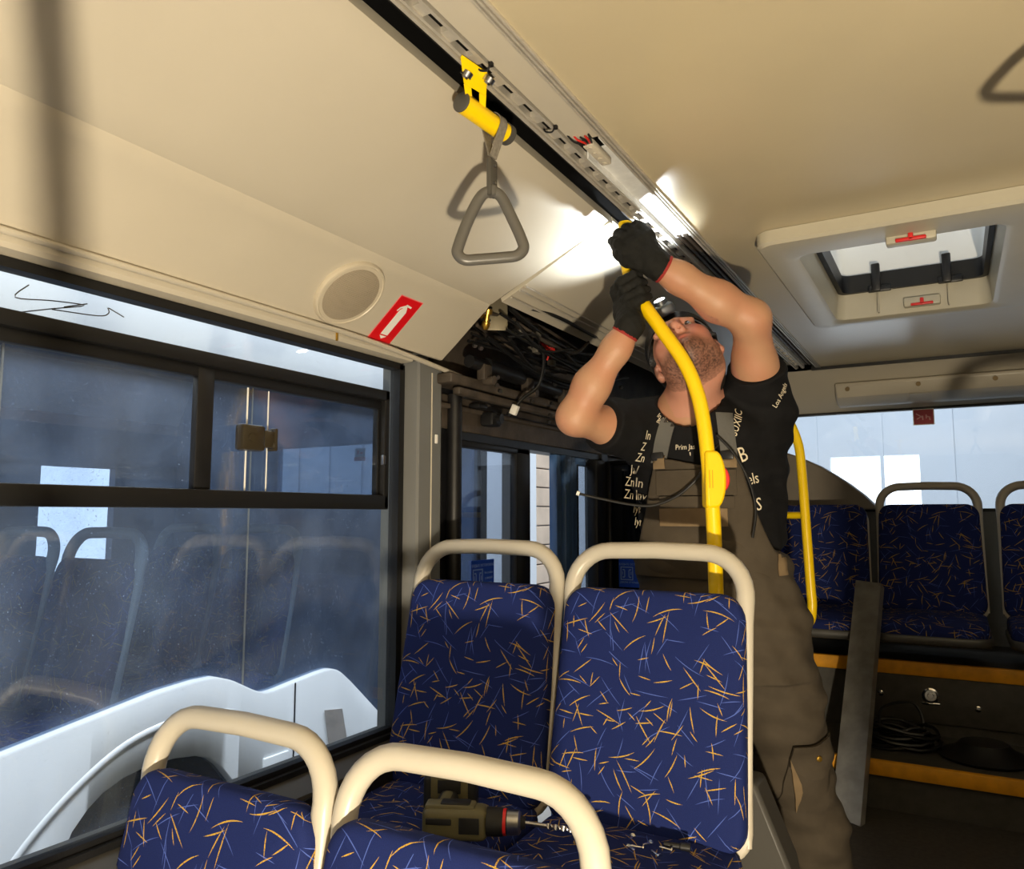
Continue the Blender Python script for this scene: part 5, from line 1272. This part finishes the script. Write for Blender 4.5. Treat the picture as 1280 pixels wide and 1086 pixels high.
def slicer(c, d): return lambda F, x, y, z: np.maximum(F + .0012*np.sin(x*260)*np.sin(z*240+y*200), -((x-c.x)*d.x+(y-c.y)*d.y+(z-c.z)*d.z))
dW = (WR-ER).normalized(); gr.apply(slicer(WR-dW*.024, dW)); gl_r = gr.mesh('glove', glove, man)
mb = MB(); cc = WR-dW*.024; mb.tube([cc-dW*.004, cc+dW*.003], .0345, 20); par(mb.build('glove_cuff', cuffm), gl_r)
# left glove reaches into the slot: fingers stretched up, slightly bent
dL = (WL-EL).normalized(); tipd = dirv(-.62, .74, -.05).normalized(); sdv = tipd.cross(BK3).normalized()      # sdv: across the knuckles
sdv = sdv if sdv.dot(RT3) > 0 else -sdv
gl = Field(np.array(WL)+np.array((-.17, -.15, -.08)), np.array(WL)+np.array((.09, .13, .18)), .0032)
K0 = WL + tipd*.072 + BK3*.004
gl.cap(WL-dL*.022, WL, .037, .037, .012)
for i, (o_, ln) in enumerate(((-.033, .92), (-.011, 1.0), (.011, .95), (.032, .78))):
    k0 = K0 + sdv*o_ - tipd*abs(o_)*.15; b1 = k0 + (tipd*.9-BK3*.25+sdv*o_*2).normalized()*.036*ln; b2 = b1 + (tipd*.65-BK3*.75).normalized()*.025*ln; b3 = b2 + (tipd*.25-BK3*.95).normalized()*.019*ln
    gl.chain([k0, b1, b2, b3], [.0138, .0128, .0118, .0105], .005)
    gl.cap(WL.lerp(k0, .25), k0, .024, .0155, .016)
th0 = WL + tipd*.025 - sdv*.030; gl.chain([th0, th0+tipd*.028-sdv*.016-BK3*.012, th0+tipd*.055-sdv*.016-BK3*.026, th0+tipd*.075-sdv*.008-BK3*.036], [.019, .0150, .013, .011], .008)
gl.apply(slicer(WL-dL*.024, dL)); gl_l = gl.mesh('glove', glove, man)
mb = MB(); cc = WL-dL*.024; mb.tube([cc-dL*.004, cc+dL*.003], .0375, 20); par(mb.build('glove_cuff', cuffm), gl_l)
# loose black wire hanging across the bib
lw = empty('loose_wire', (-.68, 1.86, 1.37), 'thin black wire with bared copper end drooping across the bib of the overalls', 'wire')
P = smoothpts([(-.845, 1.83, 1.402), (-.80, 1.86, 1.390), (-.735, 1.90, 1.375), (-.68, 1.925, 1.372), (-.62, 1.935, 1.395), (-.575, 1.938, 1.43), (-.55, 1.95, 1.465)], 6)
mb = MB(); mb.tube(P, .0036, 8); par(mb.build('wire', MT['wireblk']), lw)
mb = MB(); mb.tube([(-.845, 1.83, 1.402), (-.852, 1.827, 1.405)], .006, 8); par(mb.build('plug', MT['white']), lw)
mb = MB(); mb.tube(smoothpts([(-.55, 1.95, 1.465), (-.535, 1.96, 1.50), (-.515, 1.975, 1.53), (-.50, 1.99, 1.55)], 5), .0036, 8)
mb.tube(smoothpts([(-.515, 1.95, 1.55), (-.475, 1.965, 1.50), (-.445, 1.985, 1.43), (-.435, 2.0, 1.36), (-.445, 2.0, 1.29)], 6), .0034, 8); par(mb.build('wire_tail', MT['wireblk']), lw)
